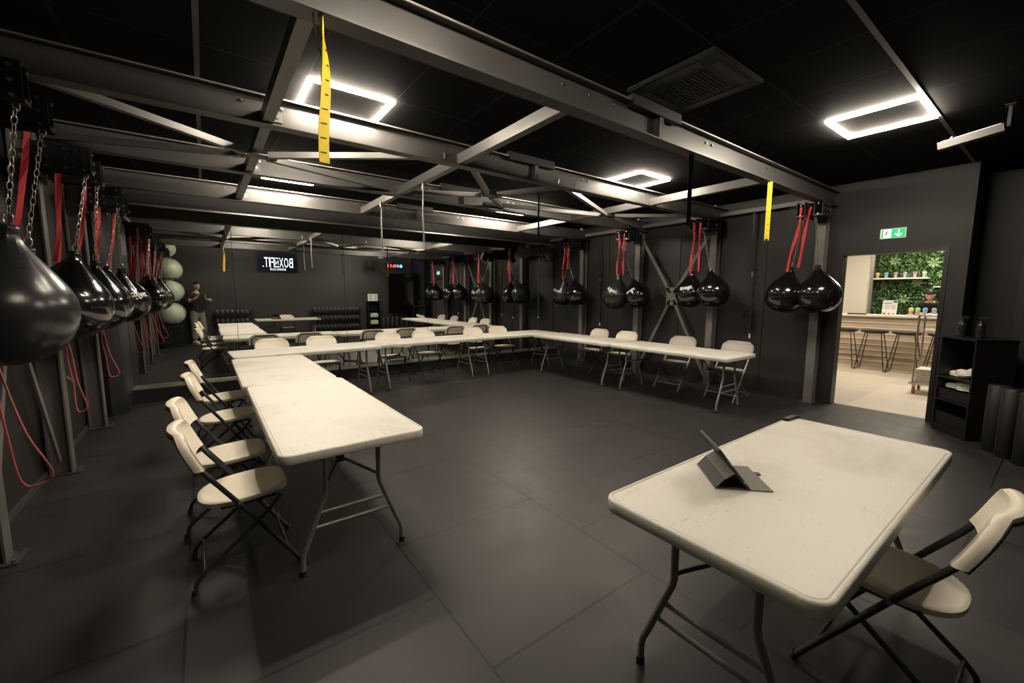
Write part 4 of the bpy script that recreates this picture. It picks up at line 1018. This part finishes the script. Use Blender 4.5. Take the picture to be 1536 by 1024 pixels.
q = MB(); q.box(-.002, 0, -.03, .09, .245, .262, T=T)
for k in range(5):
    for (a, b) in ((-.09, -.02), (.01, .08)): q.box(-.002, 0, a, b, .13+k*.02, .134+k*.02, T=T)
q.build('printing', mat('grey print', (.2, .2, .2), .6, noise=(9, .1)), crd)
q = MB()
for (y, z, r_) in ((.07, .03, .022), (.0, .03, .018), (-.07, .03, .016), (.10, .045, .012)): q.ell((-.004-.17*z*0, y, z), (.004, r_, r_), 10, 6, T)
q.build('fruit_picture', mat('red picture', (.55, .12, .06), .6, noise=(30, .3)), crd)
MB().box(-.002, 0, -.11, -.05, .27, .31, T=T).build('leaf_picture', M_LEAF1, crd)
o = MB().box(0, .12, -.16, .16, 0, .025, bev=.005).build('card_reader', M_BLKMET); o.location = (11.62, 2.86, 1.13); tag(o, 'small black device on the counter left of the menu card', 'device')
# stools
def make_stool():
    t = thing('bar_stool', '', 'stool')
    vs = []; fs = []; n = 28
    prof = [(.02, .795), (.12, .797), (.19, .808), (.235, .832), (.24, .832), (.215, .79), (.15, .765), (.02, .76)]
    for (r_, z) in prof:
        for k in range(n): a = 2*PI*k/n; vs.append((r_*math.cos(a)*.86, r_*math.sin(a)*1.0, z))
    for i in range(len(prof)-1):
        for k in range(n): fs.append((i*n+k, i*n+(k+1) % n, (i+1)*n+(k+1) % n, (i+1)*n+k))
    q = MB().add(vs, fs, True); q.f += [tuple(range(n)), tuple((len(prof)-1)*n+k for k in range(n))]; q.sm += [True, True]
    q.build('seat', mat('black stool plastic', (.025, .026, .027), .4, noise=(20, .15)), t)
    for sy in (-1, 1):
        MB().tube([(-.10, sy*.13, .77), (-.20, sy*.235, .012), (.20, sy*.235, .012), (.10, sy*.13, .77)], .0085, 8).build('leg_loop', M_BLKMET, t)
    for sx in (-1, 1): MB().tube([(sx*.168, -.20, .27), (sx*.168, .20, .27)], .007, 8).build('footrest', M_BLKMET, t)
    for sy in (-1, 1): MB().tube([(-.165, sy*.198, .30), (.165, sy*.198, .30)], .007, 8).build('footrest', M_BLKMET, t)
    return t
st = make_stool(); st['group'] = 'black bar stools at the counter'
for k, (y, l) in enumerate(((2.41, 'black bar stool fully visible in the doorway, left of the trolley'), (2.91, 'black bar stool partly hidden by the left door frame'), (1.91, 'black bar stool partly hidden by the steel trolley'), (1.40, 'black bar stool at the right edge of the doorway'))):
    if k == 0: st.location = (11.15, y, 0); st['label'] = l
    else: dup(st, (11.15, y, 0), 0, l)
# trolley with trays
t = thing('steel_trolley', 'stainless steel trolley with an orange wheel in the doorway', 'trolley', (9.2, 1.30, 0))
M_SS = mat('stainless steel', (.55, .52, .47), .3, .9, noise=(20, .1))
for sx in (-.22, .22):
    for sy in (.12, -.36): MB().cyl((sx, sy, .16), (sx, sy, 1.24), .014, 10).build('post', M_SS, t)
MB().box(-.26, .26, -.40, .16, .15, .18, bev=.005).build('deck', M_SS, t)
for z in (1.0, 1.235):
    MB().tube([(-.22, .12, z), (-.22, -.36, z), (.22, -.36, z), (.22, .12, z)], .011, 8, closed=True).build('rail', M_SS, t)
for sx in (-.2, .2):
    for sy in (.10, -.34):
        wh = MB().cyl((sx, sy-.014, .06), (sx, sy+.014, .06), .055, 18).build('wheel', mat('orange caster', (.42, .09, .045), .4, noise=(20, .1)), t)
        MB().cyl((sx, sy-.017, .06), (sx, sy+.017, .06), .022, 12).build('wheel_hub', M_SS, wh)
        MB().box(sx-.02, sx+.02, sy-.022, sy+.022, .10, .15).build('caster_fork', M_SS, t)
for k in range(7):
    o = MB().box(-.19, .19, -.22, .22, 0, .022, bev=.006).build('serving_tray', mat('pale tray', (.72, .68, .55), .4, noise=(9, .05))); o.location = (9.2+random.uniform(-.006, .006), 1.19+random.uniform(-.01, .01), .18+k*.032)
    tag(o, 'cream serving tray in the stack on the trolley, %s' % ('lowest', 'second from the bottom', 'third from the bottom', 'fourth from the bottom', 'third from the top', 'second from the top', 'topmost')[k], 'tray', 'stacked serving trays')

# =================================================================== PEOPLE
def skin_mesh(nodes, edges, sub=2):
    me = bpy.data.meshes.new('sk'); me.from_pydata([n[0] for n in nodes], edges, [])
    ob = bpy.data.objects.new('sk', me); C.objects.link(ob)
    md = ob.modifiers.new('skin', 'SKIN'); md.use_smooth_shade = True
    for i, n in enumerate(nodes):
        r_ = n[1]; r_ = r_ if isinstance(r_, tuple) else (r_, r_)
        me.skin_vertices[0].data[i].radius = r_
        me.skin_vertices[0].data[i].use_root = (i == 0)
    ob.modifiers.new('sub', 'SUBSURF').levels = sub
    bpy.context.view_layer.update()
    dg = bpy.context.evaluated_depsgraph_get(); out = bpy.data.meshes.new_from_object(ob.evaluated_get(dg))
    bpy.data.objects.remove(ob)
    for p in out.polygons: p.use_smooth = True
    return out
def add_mesh(name, me, material, parent, label=None):
    me.materials.clear(); me.materials.append(material); o = bpy.data.objects.new(name, me); C.objects.link(o); o.parent = parent
    if label: o['label'] = label
    return o
M_SKIN = mat('skin', (.50, .30, .21), .5, noise=(12, .08)); M_HAIR = mat('dark brown hair', (.012, .009, .008), .5, noise=(60, .3))
M_SHIRT = mat('black cotton', (.008, .008, .010), .85, noise=(50, .2)); M_PANT = mat('grey cotton trousers', (.20, .18, .165), .85, noise=(30, .15)); M_SHOE = mat('white shoe leather', (.62, .58, .52), .5, noise=(20, .1))
# head helper: facing local +y
def head_mb(c, r=1.0):
    q = MB(); n = 20; m_ = 16; vs = []
    for i in range(m_+1):
        ph = -PI/2+PI*i/m_
        for k in range(n):
            a = 2*PI*k/n; x = math.cos(ph)*math.cos(a)*.076; y = math.cos(ph)*math.sin(a)*.098; z = math.sin(ph)*.118
            if z < 0: x *= 1-.28*(z/-.118); y *= (1-.10*(z/-.118)); y += .012*(z/-.118)
            fy = math.sin(a)
            if fy > .55 and -.05 < z < .035: y += .004*math.cos(k)
            if fy > .3 and .005 < z < .035 and abs(x) > .014 and abs(x) < .048: y -= .007
            if fy > .93 and -.03 < z < .012: y += .016*(1-abs(z+.012)/.022)
            if fy > .6 and -.085 < z < -.06: y += .004
            vs.append((c[0]+x*r, c[1]+y*r, c[2]+z*r))
    fs = [(i*n+k, i*n+(k+1) % n, (i+1)*n+(k+1) % n, (i+1)*n+k) for i in range(m_) for k in range(n)]
    q.add(vs, fs, True)
    for s in (-1, 1): q.ell((c[0]+s*.076*r, c[1]-.008, c[2]-.005), (.011, .02, .031), 8, 6)
    return q
def hair_mb(c, back=0.0):
    q = MB(); n = 20; m_ = 10; vs = []
    for i in range(m_+1):
        t_ = i/m_
        for k in range(n):
            a = 2*PI*k/n; low = .048 if math.sin(a) > .25 else (-.035 if math.sin(a) < -.1 else .0)
            ph0 = math.asin(max(-1, min(1, low/.128))); ph = ph0+(PI/2-ph0)*t_
            vs.append((c[0]+math.cos(ph)*math.cos(a)*.084, c[1]-.004+math.cos(ph)*math.sin(a)*.106, c[2]+math.sin(ph)*.128))
    fs = [(i*n+k, i*n+(k+1) % n, (i+1)*n+(k+1) % n, (i+1)*n+k) for i in range(m_) for k in range(n)]
    return q.add(vs, fs, True)
def hand_nodes(nodes, edges, wi, wrist, dirv, side, curl, r_=.0085):
    """palm + five fingers grown from wrist index wi; dirv finger direction, side thumb direction, curl bend direction"""
    d_ = Vector(dirv).normalized(); s_ = Vector(side).normalized(); c_ = Vector(curl).normalized(); w_ = Vector(wrist)
    p = w_+d_*.045; nodes.append((tuple(p), (.022, .030))); pi_ = len(nodes)-1; edges.append((wi, pi_))
    for k in range(4):
        off = s_*(.027-.018*k); ln = (.036, .041, .038, .029)[k]
        a = p+d_*.035+off; b = a+(d_*.8+c_*.6)*ln; e = b+(d_*.2+c_*.95)*ln*.9
        for j, q_ in enumerate((a, b, e)): nodes.append((tuple(q_), r_*(1.0, .95, .8)[j])); edges.append((pi_ if j == 0 else len(nodes)-2, len(nodes)-1))
    a = w_+d_*.02+s_*.032; b = a+(d_*.5+s_*.5+c_*.4).normalized()*.034; e = b+(d_*.5+c_*.7).normalized()*.028
    for j, q_ in enumerate((a, b, e)): nodes.append((tuple(q_), r_*(1.25, 1.05, .9)[j])); edges.append((wi if j == 0 else len(nodes)-2, len(nodes)-1))
# photographer: local +y = where he faces; origin on the floor below the pelvis
ph_rz = -math.radians(34)
PO = Vector((-.20, -.46, 0)); PSC = 1.05
ph = thing('person', 'person in a black T-shirt and grey trousers photographing with a phone, seen in the mirror', 'person', PO, ph_rz)
inv = Matrix.Rotation(-ph_rz, 3, 'Z')
camL = inv @ (Vector((0, 0, 1.55))-PO)/PSC
ph.scale = (PSC, PSC, PSC)     # the lens in the person's frame
phc = camL+Vector((-.035, -.014, -.015))     # phone centre
nodes = [((0, 0, .98), (.155, .115)), ((0, 0, 1.14), (.145, .11)), ((0, .005, 1.30), (.165, .115)), ((0, .0, 1.43), (.15, .09)), ((0, .01, 1.52), (.055, .055)), ((0, .03, 1.60), (.05, .055))]
edges = [(0, 1), (1, 2), (2, 3), (3, 4), (4, 5)]
def limb(start, pts):
    i0 = start
    for p, r_ in pts: nodes.append((tuple(p), r_)); edges.append((i0, len(nodes)-1)); i0 = len(nodes)-1
    return i0
lh = Vector((phc.x-.085, phc.y-.045, phc.z-.045)); rh = Vector((phc.x+.10, phc.y-.045, phc.z-.035))
limb(0, [((-.10, 0, .88), .09), ((-.12, .02, .50), .06), ((-.13, -.02, .10), .04), ((-.14, .08, .04), .035), ((-.15, .16, .03), .03)])
limb(0, [((.10, 0, .88), .09), ((.12, .03, .50), .06), ((.13, -.01, .10), .04), ((.15, .09, .04), .035), ((.16, .17, .03), .03)])
wl = limb(3, [((-.20, 0, 1.43), .055), ((-.27, .12, 1.24), .042), (tuple(lh+Vector((-.06, -.08, -.09))), .032), (tuple(lh+Vector((-.02, -.03, -.04))), .026)])
wr_ = limb(3, [((.20, 0, 1.43), .055), ((.34, .14, 1.25), .042), (tuple(rh+Vector((.05, -.08, -.10))), .032), (tuple(rh+Vector((.02, -.03, -.04))), .026)])
hand_nodes(nodes, edges, wl, nodes[wl][0], (.25, .45, .85), (.5, -.6, .3), (.9, .1, .1))
hand_nodes(nodes, edges, wr_, nodes[wr_][0], (-.25, .45, .85), (-.5, -.6, .3), (-.9, .1, .1))
me = skin_mesh(nodes, edges, 2)
bm = bmesh.new(); bm.from_mesh(me); hm = head_mb((0, .05, 1.70)).mesh('h'); bm.from_mesh(hm); bm.to_mesh(me); bm.free()
for p in me.polygons: p.use_smooth = True
add_mesh('body', me, M_SKIN, ph)
hair_mb((0, .05, 1.70)).build('hair', M_HAIR, ph)
for s in (-1, 1): MB().ell((s*.030, .135, 1.716), (.012, .008, .006), 8, 6).build('eye', M_HAIR, ph)
MB().box(-.022, .022, .136, .147, 1.640, 1.646).build('mouth', mat('lip', (.33, .12, .1), .5, noise=(9, .1)), ph)
def R2(v): return tuple(v)
sh_nodes = [((0, 0, .87), (.20, .16)), ((0, 0, 1.0), (.20, .155)), ((0, 0, 1.14), (.175, .135)), ((0, .005, 1.30), (.19, .137)), ((0, 0, 1.41), (.17, .11)), ((0, .005, 1.475), (.085, .08)),
            ((-.20, 0, 1.425), .085), ((-.255, .085, 1.29), .07), ((.20, 0, 1.425), .085), ((.305, .095, 1.30), .07)]
add_mesh('shirt', skin_mesh(sh_nodes, [(0, 1), (1, 2), (2, 3), (3, 4), (4, 5), (4, 6), (6, 7), (4, 8), (8, 9)]), M_SHIRT, ph)
pn = [((0, 0, 1.10), (.165, .13)), ((0, 0, .93), (.175, .14)), ((-.105, .0, .84), .11), ((-.122, .02, .50), .095), ((-.13, -.01, .09), .088), ((.105, .0, .84), .11), ((.122, .03, .50), .095), ((.13, 0, .09), .088)]
add_mesh('trousers', skin_mesh(pn, [(0, 1), (1, 2), (2, 3), (3, 4), (1, 5), (5, 6), (6, 7)]), M_PANT, ph)
for s in (-1, 1):
    q = MB(); q.ell((s*.145, .07, .045), (.05, .14, .045), 14, 8); q.box(s*.145-.045, s*.145+.045, -.06, .2, 0, .02, bev=.006); q.build('shoe', M_SHOE, ph)
phone = thing('phone', 'black phone held up in landscape by the photographer', 'phone', PO, ph_rz); phone.scale = (PSC, PSC, PSC)
MB().box(phc.x-.076, phc.x+.076, phc.y-.004, phc.y+.004, phc.z-.037, phc.z+.037, bev=.003).build('body', M_BLKMET, phone)
MB().box(phc.x+.02, phc.x+.07, phc.y+.004, phc.y+.008, phc.z-.028, phc.z+.03, bev=.002).build('camera_module', M_SH, phone)
# person behind the bar counter
bp_ = thing('person', 'person in black bending over behind the bar counter, dark hair tied back', 'person', (12.70, 1.83, 0), PI/2)
nodes = [((0, 0, .95), (.14, .11)), ((0, .03, 1.10), (.13, .10)), ((0, .12, 1.27), (.14, .10)), ((0, .19, 1.36), (.13, .08)), ((0, .25, 1.41), (.048, .05)), ((0, .30, 1.46), (.045, .05))]
edges = [(0, 1), (1, 2), (2, 3), (3, 4), (4, 5)]
limb(0, [((-.09, 0, .85), .085), ((-.11, .04, .48), .055), ((-.11, 0, .08), .038), ((-.11, .14, .03), .03)])
limb(0, [((.09, 0, .85), .085), ((.11, .04, .48), .055), ((.11, 0, .08), .038), ((.11, .14, .03), .03)])
wl = limb(3, [((-.18, .19, 1.34), .05), ((-.24, .28, 1.14), .038), ((-.16, .40, 1.16), .028), ((-.10, .47, 1.17), .024)])
wr_ = limb(3, [((.18, .19, 1.34), .05), ((.24, .28, 1.14), .038), ((.16, .40, 1.16), .028), ((.10, .47, 1.17), .024)])
hand_nodes(nodes, edges, wl, nodes[wl][0], (.5, .8, 0), (.8, -.4, .2), (0, .2, -1)); hand_nodes(nodes, edges, wr_, nodes[wr_][0], (-.5, .8, 0), (-.8, -.4, .2), (0, .2, -1))
me = skin_mesh(nodes, edges, 2)
T = Matrix.Translation((0, .33, 1.56)) @ Matrix.Rotation(-.45, 4, 'X') @ Matrix.Translation((0, 0, 0))
hm = head_mb((0, 0, 0)).mesh('h'); hm.transform(T); bm = bmesh.new(); bm.from_mesh(me); bm.from_mesh(hm); bm.to_mesh(me); bm.free()
for p in me.polygons: p.use_smooth = True
add_mesh('body', me, M_SKIN, bp_)
h_ = hair_mb((0, 0, 0)); h_.ell((0, -.11, .03), (.04, .04, .04), 10, 8); h_ = h_.mesh('hair'); h_.transform(T); add_mesh('hair', h_, M_HAIR, bp_)
for s in (-1, 1):
    e = MB().ell((s*.030, .084, .012), (.012, .008, .005), 8, 6).mesh('eye'); e.transform(T); add_mesh('eye', e, M_HAIR, bp_)
e = MB().box(-.02, .02, .092, .10, -.064, -.059).mesh('mouth'); e.transform(T); add_mesh('mouth', e, mat('lip', (.33, .12, .1), .5), bp_)
sn = [((0, 0, .94), (.165, .135)), ((0, .03, 1.10), (.155, .125)), ((0, .12, 1.27), (.165, .12)), ((0, .19, 1.35), (.15, .10)), ((0, .245, 1.41), (.085, .085)), ((-.18, .19, 1.34), .072), ((-.235, .27, 1.16), .056), ((-.17, .385, 1.158), .044), ((.18, .19, 1.34), .072), ((.235, .27, 1.16), .056), ((.17, .385, 1.158), .044)]
add_mesh('top', skin_mesh(sn, [(0, 1), (1, 2), (2, 3), (3, 4), (3, 5), (5, 6), (6, 7), (3, 8), (8, 9), (9, 10)]), M_SHIRT, bp_)
pn = [((0, 0, .98), (.15, .12)), ((0, 0, .91), (.15, .12)), ((-.095, 0, .82), .10), ((-.112, .04, .48), .075), ((-.112, 0, .06), .06), ((.095, 0, .82), .10), ((.112, .04, .48), .075), ((.112, 0, .06), .06)]
add_mesh('trousers', skin_mesh(pn, [(0, 1), (1, 2), (2, 3), (3, 4), (1, 5), (5, 6), (6, 7)]), M_SHIRT, bp_)
